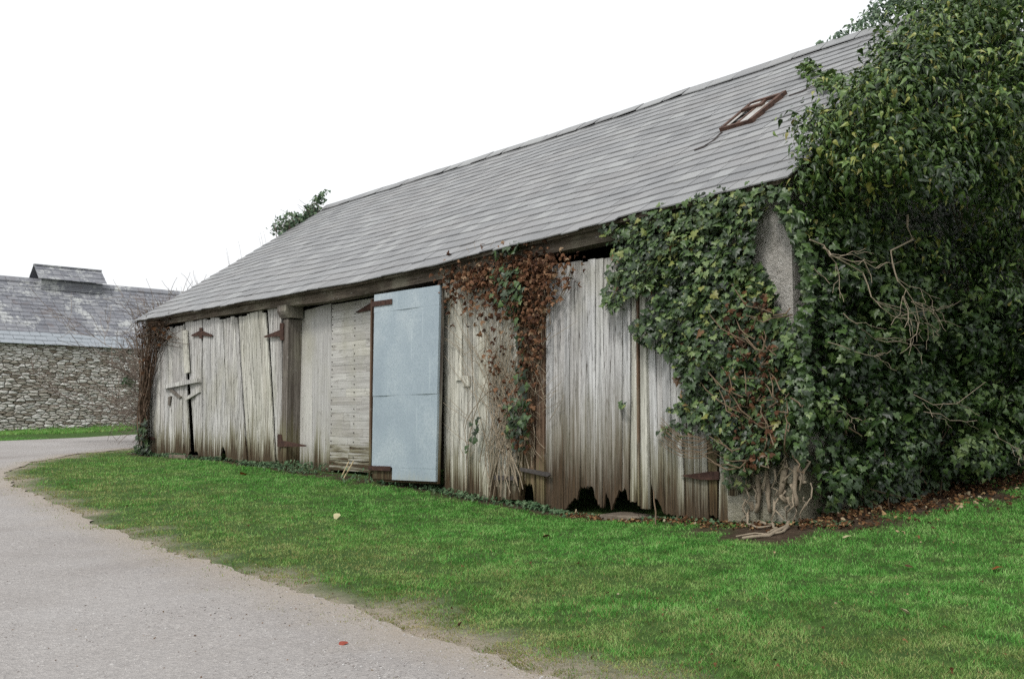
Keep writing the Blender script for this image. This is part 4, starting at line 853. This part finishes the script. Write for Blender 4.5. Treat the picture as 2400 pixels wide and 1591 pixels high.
mb.build('stem', M['twig'], ivl, loc=rp)

# --- dead brown creeper on the middle of the front
cr = wp(1190, 1165, -.05); cr[2] = gz_b(W(1190, 1165)[0])
crp = thing('creeper', 'dead brown creeper with russet leaves fanning up the planks to the eaves', 'creeper', cr)
pT = [(1020, 640), (1060, 622), (1140, 606), (1200, 585), (1260, 588), (1300, 612), (1338, 615), (1335, 640), (1310, 665), (1300, 690), (1275, 720), (1240, 740), (1215, 770), (1190, 740), (1160, 700), (1120, 690), (1090, 720), (1075, 735), (1050, 705), (1035, 690)]
px = np.r_[in_poly_samples(pT, 820) + rng.normal(0, 18, (820, 2)), in_poly_samples([(1070, 640), (1300, 600), (1290, 660), (1080, 680)], 420), in_poly_samples([(1080, 700), (1290, 690), (1265, 860), (1240, 1060), (1180, 1060), (1130, 850)], 260), in_poly_samples([(1210, 740), (1280, 700), (1265, 850), (1220, 900)], 130)]
Pd = B2W(wall_pts(px, -rng.uniform(.05, .24, len(px)))); foliage('dead_foliage', Pd, np.tile(FRONT * .8 + UP * .2, (len(Pd), 1)), rng.uniform(.030, .078, len(Pd)), L_DEAD2, M['dead'], crp, None, spread=.8, tipj=.8)
px = np.r_[in_poly_samples([(1140, 640), (1190, 620), (1230, 640), (1225, 700), (1215, 760), (1180, 735), (1150, 700)], 120), in_poly_samples([(1205, 760), (1225, 760), (1235, 900), (1240, 1050), (1205, 1060), (1190, 990), (1205, 900)], 75), in_poly_samples([(1175, 950), (1240, 930), (1230, 1010), (1190, 1030)], 45), in_poly_samples([(1100, 980), (1125, 960), (1115, 1080), (1090, 1060)], 16), in_poly_samples([(1150, 590), (1215, 565), (1220, 590), (1160, 605)], 30)]
Pd = B2W(wall_pts(px, -rng.uniform(.10, .28, len(px)))); foliage('foliage', Pd, np.tile(FRONT * .9 + UP * .35, (len(Pd), 1)), rng.uniform(.06, .10, len(Pd)), L_IVY, M['ivy'], crp, np.clip(rng.normal(.33, .25, len(Pd)), 0, .9), spread=.45)
mb = MB()
for i in range(60):
    x0 = rng.normal(1178, 36); y0 = rng.uniform(1050, 1165); yt = rng.uniform(640, 900); xt = np.interp(rng.random(), [0, .5, 1], [1060, 1170, 1280]); ph = rng.uniform(0, 6); am = rng.uniform(3, 12)
    pl = [wp(x0 + (xt - x0) * t ** 1.6 + am * math.sin(t * 9 + ph), y0 + (yt - y0) * t, -.045 - .03 * rng.random()) for t in np.linspace(0, 1, 12)]; mb.tube(pl, np.linspace(.007, .0025, 12) * rng.uniform(.5, 1.3), 4)
for i in range(170):
    x0 = rng.uniform(1070, 1290); y0 = rng.uniform(650, 1080); an = rng.uniform(-2.6, -.5); l_ = rng.uniform(30, 110); pl = [wp(x0 + l_ * t * math.cos(an) + rng.normal(0, 2), y0 + l_ * t * math.sin(an), -.05 - .06 * rng.random()) for t in np.linspace(0, 1, 5)]; mb.tube(pl, np.linspace(.004, .002, 5), 4)
for pts_, in (([(1270, 730), (1300, 710), (1320, 690), (1340, 650), (1345, 620)],), ([(1262, 720), (1310, 700), (1330, 660), (1338, 630)],), ([(1275, 770), (1290, 760), (1285, 700), (1310, 680)],), ([(1240, 900), (1260, 870), (1265, 820), (1290, 780)],), ([(1050, 760), (1060, 700), (1040, 660), (1070, 640)],), ([(1240, 870), (1265, 850), (1270, 800), (1268, 760)],)):
    mb.tube([wp(x, y, -.06) for x, y in pts_], .006, 5)
mb.build('stem', M['pale'], crp, loc=cr)

# --- twiggy vine on the far left corner
vr_ = wp(340, 1062, -.1); vr_[2] = gz_b(SL)
vin = thing('vine', 'brown leafless vine tangled up the far left corner of the barn', 'vine', vr_)
mb = MB()
for i in range(60):
    x0 = rng.normal(333, 6); y0 = rng.uniform(950, 1062); l_ = rng.uniform(120, 300); yt = max(748, y0 - l_); xt = rng.normal(342 + max(0, (850 - yt)) * .12, 16); ph = rng.uniform(0, 6)
    pl = [wp(x0 + (xt - x0) * t + 5 * math.sin(t * 7 + ph), y0 + (yt - y0) * t, -.08 - .12 * rng.random()) for t in np.linspace(0, 1, 9)]; mb.tube(pl, np.linspace(.012, .005, 9) * rng.uniform(.7, 1.4), 4)
for i in range(95):
    x0 = rng.uniform(322, 400); y0 = rng.uniform(745, 800) + max(0, (x0 - 340)) * .2; an = rng.uniform(0, 6.28); l_ = rng.uniform(15, 50); pl = [wp(x0 + l_ * t * math.cos(an) + rng.normal(0, 2), y0 + l_ * t * math.sin(an) * .7, -.08 - .15 * rng.random()) for t in np.linspace(0, 1, 5)]; mb.tube(pl, np.linspace(.008, .004, 5), 4)
for pts_ in ([(350, 920), (352, 880), (362, 850), (366, 820), (385, 800), (400, 790)], [(352, 860), (372, 820), (376, 800), (388, 775)]):
    mb.tube([wp(x, y, -.06) for x, y in pts_], .012, 5)
mb.build('stem', M['dstem'], vin, loc=vr_)
px = np.r_[in_poly_samples([(322, 765), (400, 748), (395, 790), (350, 830), (345, 950), (325, 950)], 260), in_poly_samples([(318, 990), (345, 985), (350, 1062), (315, 1060)], 100)]
Pd = B2W(wall_pts(px, -rng.uniform(.05, .3, len(px)))); rv = np.where(np.arange(len(Pd)) < 260, rng.uniform(0, .5, len(Pd)), rng.uniform(0, .35, len(Pd)))
foliage('dead_foliage', Pd[:45], np.tile(FRONT, (45, 1)), rng.uniform(.05, .10, 45), L_DEAD2, M['litter'], vin, rng.uniform(0, .5, 45), spread=.9, tipj=.9)
foliage('foliage', Pd[260:], np.tile(FRONT + UP * .4, (len(Pd) - 260, 1)), rng.uniform(.08, .13, len(Pd) - 260), L_IVY, M['ivy'], vin, rng.uniform(0, .5, len(Pd) - 260), spread=.5)

# --- bare shrub behind the far left end
def bare_shrub(name, label, base, height, spread, n0, seed, rad=.02):
    rg = np.random.default_rng(seed); t_ = thing(name, label, 'shrub', base); mb = MB()
    def grow(p, d_, l_, r_, dep):
        pts_ = [p]; n_ = 5; dd = d_.copy()
        for i in range(n_): dd = dd + rg.normal(0, .13, 3) + np.array([0, 0, .04]); dd /= np.linalg.norm(dd); pts_.append(pts_[-1] + dd * l_ / n_)
        mb.tube(pts_, np.linspace(r_, r_ * .55, n_ + 1), 4)
        if dep:
            for i in range(rg.integers(4, 7)):
                k_ = rg.integers(1, n_ + 1); nd = dd + rg.normal(0, .55, 3); nd /= np.linalg.norm(nd); grow(pts_[k_], nd, l_ * rg.uniform(.5, .75), max(.007, r_ * .55), dep - 1)
    for i in range(n0):
        d_ = np.array([rg.normal(0, spread), rg.normal(0, spread), 1.]); d_ /= np.linalg.norm(d_); grow(np.array(base) + np.array([rg.normal(0, .15), rg.normal(0, .15), 0]), d_, height * rg.uniform(.4, .55), rad, 3)
    mb.build('branches', M['twig'], t_, loc=base); return t_
b1 = B2W([SL - 3.6, 2.6, 0]); b1[2] = float(ground_z(b1[0], b1[1]))
bare_shrub('bare_shrub', 'leafless grey-brown shrub behind the far left corner of the barn', b1, 4.5, .60, 26, 5, .020)
# --- tuft growing out of the stone wall
wpv, wpz = SBP(298, 893); wpl = SB + VD * wpv; wpl = np.array([wpl[0], wpl[1], wpz]) - UD * .04
wt = thing('wall_plant', 'small green fern tuft growing out of the rubble stone wall', 'plant', wpl)
cc = wpl + rng.normal(0, .10, (14, 3)) * np.array([1.2, 1.2, .7]) - UD * .06; D = rng.normal(0, 1, (140, 3)); P = cc[rng.integers(0, 14, 140)] + D * .06
foliage('foliage', P, D - UD * 1.5 + UP * .5, rng.uniform(.06, .12, 140), L_OVAL, M['weed'], wt, rng.uniform(0, .6, 140), spread=.5)

# ---------------------------------------------------------------- grass
def blades(name, q, hgt, wid, dry, patch, label, bend=1.1):
    n_ = len(q); z = ground_z(q[:, 0], q[:, 1]); a = rng.uniform(0, 2 * math.pi, n_); dx = np.c_[np.cos(a), np.sin(a), np.zeros(n_)]; b = rng.uniform(0, 2 * math.pi, n_); le = np.c_[np.cos(b), np.sin(b), np.zeros(n_)] * (hgt * rng.uniform(.1, 1., n_) * bend)[:, None]
    B = np.c_[q, z - .004]; up = np.c_[np.zeros(n_), np.zeros(n_), hgt]; w_ = (wid / 2)[:, None]
    V = np.stack([B - dx * w_, B + dx * w_, B + le * .35 + up * .55 - dx * w_ * .75, B + le * .35 + up * .55 + dx * w_ * .75, B + le + up], axis=1).reshape(-1, 3)
    i = np.arange(n_)[:, None] * 5; F = np.concatenate([i + np.array([[0, 1, 3]]), i + np.array([[0, 3, 2]]), i + np.array([[2, 3, 4]])], axis=1).reshape(-1, 3)
    rv = np.clip(rng.normal(.5, .22, n_) + 1.1 * (vn(q, 4.2, 12) - .5) + .7 * (vn(q, 13., 15, 2) - .5), 0, 1); rep = lambda x: np.repeat(x, 5)
    return tag(big(name, V, F, M['grass'], attrs={'rnd': rep(rv), 'dry': rep(dry), 'patch': rep(patch), 'tip': np.tile([0, 0, .55, .55, 1.], n_)}), label, 'grass', kind='stuff')
N_ = 900000
dist = 4.2 * (34 / 4.2) ** rng.random(N_); az = rng.uniform(-.62, .62, N_)
q = np.c_[dist * np.sin(az), dist * np.cos(az)]
lb = np.c_[(q - C0[:2]) @ SD[:2], (q - C0[:2]) @ VD[:2]]
keep = ~((lb[:, 0] > SL) & (lb[:, 0] < .02) & (lb[:, 1] > -.02)) & ~((lb[:, 1] > 1) & (lb[:, 0] < .2)) & (~inside(q, RP) | (seg_dist(q, edge_d[::3]) < 1.0))
q = q[keep]; dist = dist[keep]
sm = soil_mask(q); edx = edge_sd(q); wm = np.clip((.50 - edx + 1.1 * (vn(q, 1.6, 3) - .5)) / .75, 0, 1)
keep = (rng.random(len(q)) > sm * 1.05) & (rng.random(len(q)) < np.clip((edx + .30 + 1.3 * (vn(q, 2.2, 8) - .5) + .7 * (vn(q, 9., 4, 2) - .5)) / .75, .13 * (edx > -.4), 1) ** 1.3)
q, dist, wm, edx = q[keep], dist[keep], wm[keep], edx[keep]
big_n, mid_n, fin_n = vn(q, .9, 1), vn(q, 3.2, 2), vn(q, 9., 5, 2)
pn = mid_n; pf = fin_n; near_e = np.clip((3.6 - edx) / 3.6, 0, 1)
patch = np.clip(.62 * near_e ** 1.2 + (big_n - .5) * .9 + (mid_n - .5) * 1.1 + (fin_n - .5) * .7, 0, 1) * .95
bare = vn(q, 5., 7) + .35 * (fin_n - .5) > .66 - .14 * near_e
keep = ~(bare & (rng.random(len(q)) < .70)); q, dist, wm, pn, patch, edx, pf = q[keep], dist[keep], wm[keep], pn[keep], patch[keep], edx[keep], pf[keep]
dry = np.where(rng.random(len(q)) < np.clip(wm * .75 + .03 + .13 * np.clip(2.6 - edx, 0, 1.6), 0, 1), rng.uniform(.5, 1, len(q)), 0.)
hg = rng.uniform(.009, .027, len(q)) * np.where(rng.random(len(q)) < .04, 1.5, 1.) * (1 - .45 * wm) * np.interp(dist, [4, 8, 16], [.9, 1.15, 1.3]) * np.interp(pn + .35 * (pf - .5), [0, 1], [1.5, .75])
blades('grass', q, hg, np.interp(dist, [4, 10, 20], [.0040, .0072, .013]) * rng.uniform(.7, 1.3, len(q)), dry, patch, 'short bright green lawn grass between track and barn')
# strip of grass along the far stone wall
n_ = 42000; x_ = rng.uniform(-9, 12, n_); y_ = rng.uniform(.05, 1.0, n_) ** 1.0
fa = seg_dist; wv_ = SB[:2] + x_[:, None] * VD[:2] - (y_ * 5.2)[:, None] * UD[:2]
k_ = ~inside(wv_, RP); wv_ = wv_[k_]; nn_ = len(wv_); yy = y_[k_]
blades('grass', wv_, rng.uniform(.04, .10, nn_) + .12 * (rng.random(nn_) < .12) * (yy < .12), np.full(nn_, .028), np.where(rng.random(nn_) < .12, .7, 0.), rng.uniform(0, .4, nn_), 'strip of verge grass along the foot of the far stone wall')
# pebbles on the track
ICO = None
def pebbles(name, q, size, label):
    n_ = len(q); base = np.array([(1, 0, 0), (-1, 0, 0), (0, 1, 0), (0, -1, 0), (0, 0, 1), (0, 0, -1)], float); Fo = np.array([(0, 2, 4), (2, 1, 4), (1, 3, 4), (3, 0, 4), (2, 0, 5), (1, 2, 5), (3, 1, 5), (0, 3, 5)])
    sc = size[:, None, None] * rng.uniform(.55, 1.2, (n_, 1, 3)) * np.array([1, 1, .55]); a = rng.uniform(0, 6.28, n_); R_ = np.zeros((n_, 3, 3)); R_[:, 0, 0] = np.cos(a); R_[:, 0, 1] = -np.sin(a); R_[:, 1, 0] = np.sin(a); R_[:, 1, 1] = np.cos(a); R_[:, 2, 2] = 1
    V = (base[None] * sc * rng.uniform(.75, 1.2, (n_, 6, 1))) @ R_.transpose(0, 2, 1) + np.c_[q, ground_z(q[:, 0], q[:, 1]) + .004][:, None, :]
    return tag(big(name, V.reshape(-1, 3), (Fo[None] + np.arange(n_)[:, None, None] * 6).reshape(-1, 3), M['pebble'], attrs={'rnd': np.repeat(rng.random(n_), 6)}, smooth=True), label, 'gravel', kind='stuff')
n_ = 26000; dist = 3.8 * (16 / 3.8) ** rng.random(n_); az = rng.uniform(-.62, .25, n_); q = np.c_[dist * np.sin(az), dist * np.cos(az)]; q = q[inside(q, RP)]
pebbles('gravel', q, rng.gamma(2., .0017, len(q)) + .002, 'fine pale gravel scattered over the track')
# litter along the gable foot and weeds along the front
n_ = 2000; v = rng.uniform(-.3, 8, n_); s_ = np.abs(rng.normal(.25, .42, n_)) + .05; p = B2W(np.c_[s_, v, np.zeros(n_)]); p[:, 2] = ground_z(p[:, 0], p[:, 1]) + rng.uniform(.01, .06, n_)
n2 = 700; s2 = rng.uniform(-3.0, .6, n2); v2 = -np.abs(rng.normal(.08, .16, n2)); p2 = B2W(np.c_[s2, v2, np.zeros(n2)]); p2[:, 2] = ground_z(p2[:, 0], p2[:, 1]) + rng.uniform(.01, .03, n2)
q3 = np.array([ground_hit(x_, y_) for x_, y_ in zip(rng.uniform(0, 2400, 300), rng.uniform(1130, 1590, 300))]); lb3 = (q3 - C0) @ np.c_[SD, VD]; q3 = q3[~((lb3[:, 0] < .1) & (lb3[:, 1] > -.1))]; q3[:, 2] += np.where(inside(q3[:, :2], RP), .008, .03)
p = np.r_[p, p2]; nb3 = len(p); p = np.r_[p, q3]; V, F, m_ = leaf_arrays(p, np.tile(UP, (len(p), 1)), np.r_[rng.uniform(.028, .068, nb3), np.where(inside(q3[:, :2], RP), rng.uniform(.006, .018, len(q3)), rng.uniform(.008, .032, len(q3)))], L_DEAD, spread=.7, tipdir=(.4, .2, 0), tipj=1.)
tag(big('leaf_litter', V, F, M['litter'], attrs={'rnd': np.repeat(rng.random(len(p)), m_)}), 'brown fallen leaf litter along the foot of the ivy and flecked over the lawn', 'leaf litter', kind='stuff')
n_ = 5200; s_ = np.r_[rng.uniform(SL - .2, W(880, 900)[0], n_ // 2), rng.uniform(W(1240, 900)[0], W(1520, 900)[0], n_ // 4), rng.uniform(W(880, 900)[0], W(1240, 900)[0], n_ // 8), rng.uniform(W(1500, 900)[0], .6, n_ // 8)]
s_ = s_[rng.random(len(s_)) < np.clip(.6 + .7 * np.sin(s_ * 2.3 + 1) * np.cos(s_ * 1.1), .12, 1)]
v_ = -np.abs(rng.normal(.02, .16, len(s_))); den = np.interp(s_, [W(335, 900)[0], W(640, 900)[0], W(700, 900)[0], W(880, 900)[0], W(900, 900)[0], 0], [.5, .7, 1.4, 1.4, .7, .45]); v_ *= den
p = B2W(np.c_[s_, v_, np.zeros(len(s_))]); p[:, 2] = ground_z(p[:, 0], p[:, 1]) + rng.uniform(.01, .13, len(s_)) * den * np.where(s_ > W(1290, 900)[0], .5, 1.)
V, F, m_ = leaf_arrays(p, np.tile(UP + FRONT * .5, (len(p), 1)), rng.uniform(.03, .07, len(p)), L_OVAL, spread=.7, tipj=.8); tag(big('ground_cover', V, F, M['weed'], attrs={'rnd': np.repeat(rng.random(len(p)), m_)}), 'low blue-green weeds along the foot of the barn front', 'weeds', kind='stuff')

# ---------------------------------------------------------------- single fallen leaves, sticks, stones
def fallen(px_, py_, size, mat, label, tilt=.5, h=.035):
    p = ground_hit(px_, py_); p[2] += h; V0, F0 = L_DEAD; a = rnd.uniform(0, 6.28); Nn = np.array([[rnd.gauss(0, tilt), rnd.gauss(0, tilt) - .3, 1.]])
    V, F, m_ = leaf_arrays(p[None], Nn, np.array([size]), outline([(0, 0), (.34, .05), (.42, .42), (.2, .8), (0, 1.)], .28), spread=.1, tipdir=(math.cos(a), math.sin(a), 0), tipj=.1)
    tag(big('fallen_leaf', V, F, mat, attrs={'rnd': np.full(len(V), rnd.random())}, loc=p), label, 'leaf', 'fallen leaves on the grass and track')
fallen(1280, 1262, .09, M['fl_brown'], 'dark brown curled leaf on the grass below the rotted door')
fallen(568, 1113, .13, M['fl_rust'], 'rust orange leaf on the grass in front of the left doors')
fallen(2124, 1444, .08, M['fl_pale'], 'pale cream leaf lying flat on the grass at lower right')
fallen(1985, 1265, .09, M['fl_pale'], 'straw yellow leaf on the grass below the gnarled ivy roots')
fallen(2338, 1340, .10, M['fl_rust'], 'orange brown leaf on the grass at the right edge of the photo')
fallen(805, 1511, .06, M['fl_red'], 'small red leaf lying on the gravel track', .3, .012)
fallen(790, 1216, .09, M['fl_pale'], 'white curled leaf on the grass in front of the metal door')
fallen(2128, 1335, .06, M['fl_brown'], 'small tan leaf on the grass between the pale leaves', .3)
def stick(name, pts_, r0, mat, label, cat):
    base = pts_[0]; mb = MB(); mb.tube(pts_, r0, 5); tag(mb.build(name, mat, None, loc=base), label, cat)
a = wp(818, 1081, -.03); b = ground_hit(800, 1118); stick('straw_stalk', [b, (a + b) / 2, a], .010, M['straw'], 'shorter pale straw stalk leaning on the slatted panel', 'stalk')
a = wp(829, 1080, -.03); b = ground_hit(797, 1120); stick('straw_stalk', [b + [.06, 0, 0], (a + b) / 2 + [.03, 0, 0], a], .010, M['straw'], 'longer pale straw stalk slanting beside the shorter one', 'stalk')
b = ground_hit(1536, 1230); stick('dead_stalk', [b, wp(1537, 1200, -.12), wp(1533, 1175, -.10), wp(1532, 1150, -.08)], .008, M['stem'], 'thin brown dead stalk standing before the rotted doorway', 'stalk')
def slab(px0, px1, py, label, dv=.12):
    s0, s1 = W(px0, py)[0], W(px1, py)[0]; c = B2W([(s0 + s1) / 2, 0, 0]); c[2] = float(ground_z(c[0], c[1])); mb = MB(); hw = (s1 - s0) / 2; n_ = 7
    t_ = [(hw * x_ + rnd.gauss(0, .02), y_ + rnd.gauss(0, .015)) for x_, y_ in ((-1, -.16), (-.4, -.2), (.3, -.19), (1, -.14), (.95, .22), (0, .25), (-.95, .2))]
    V = [(x_, y_, -.05) for x_, y_ in t_] + [(x_ * .97, y_ * .93, .05 + rnd.gauss(0, .006)) for x_, y_ in t_]; mb.add(V, [tuple(range(n_))[::-1], tuple(range(n_, 2 * n_))] + [(i, (i + 1) % n_, n_ + (i + 1) % n_, n_ + i) for i in range(n_)], .5, [.9] * 14)
    o = mb.build('stone_slab', M['mortar'], None, bevel=.01); o.location = tuple(c); o.rotation_euler = (0, 0, BROT); tag(o, label, 'slab')
slab(1425, 1520, 1215, 'flat stone sill under the rotted tall grey door')
slab(412, 446, 1070, 'short stone sill under the split left door')
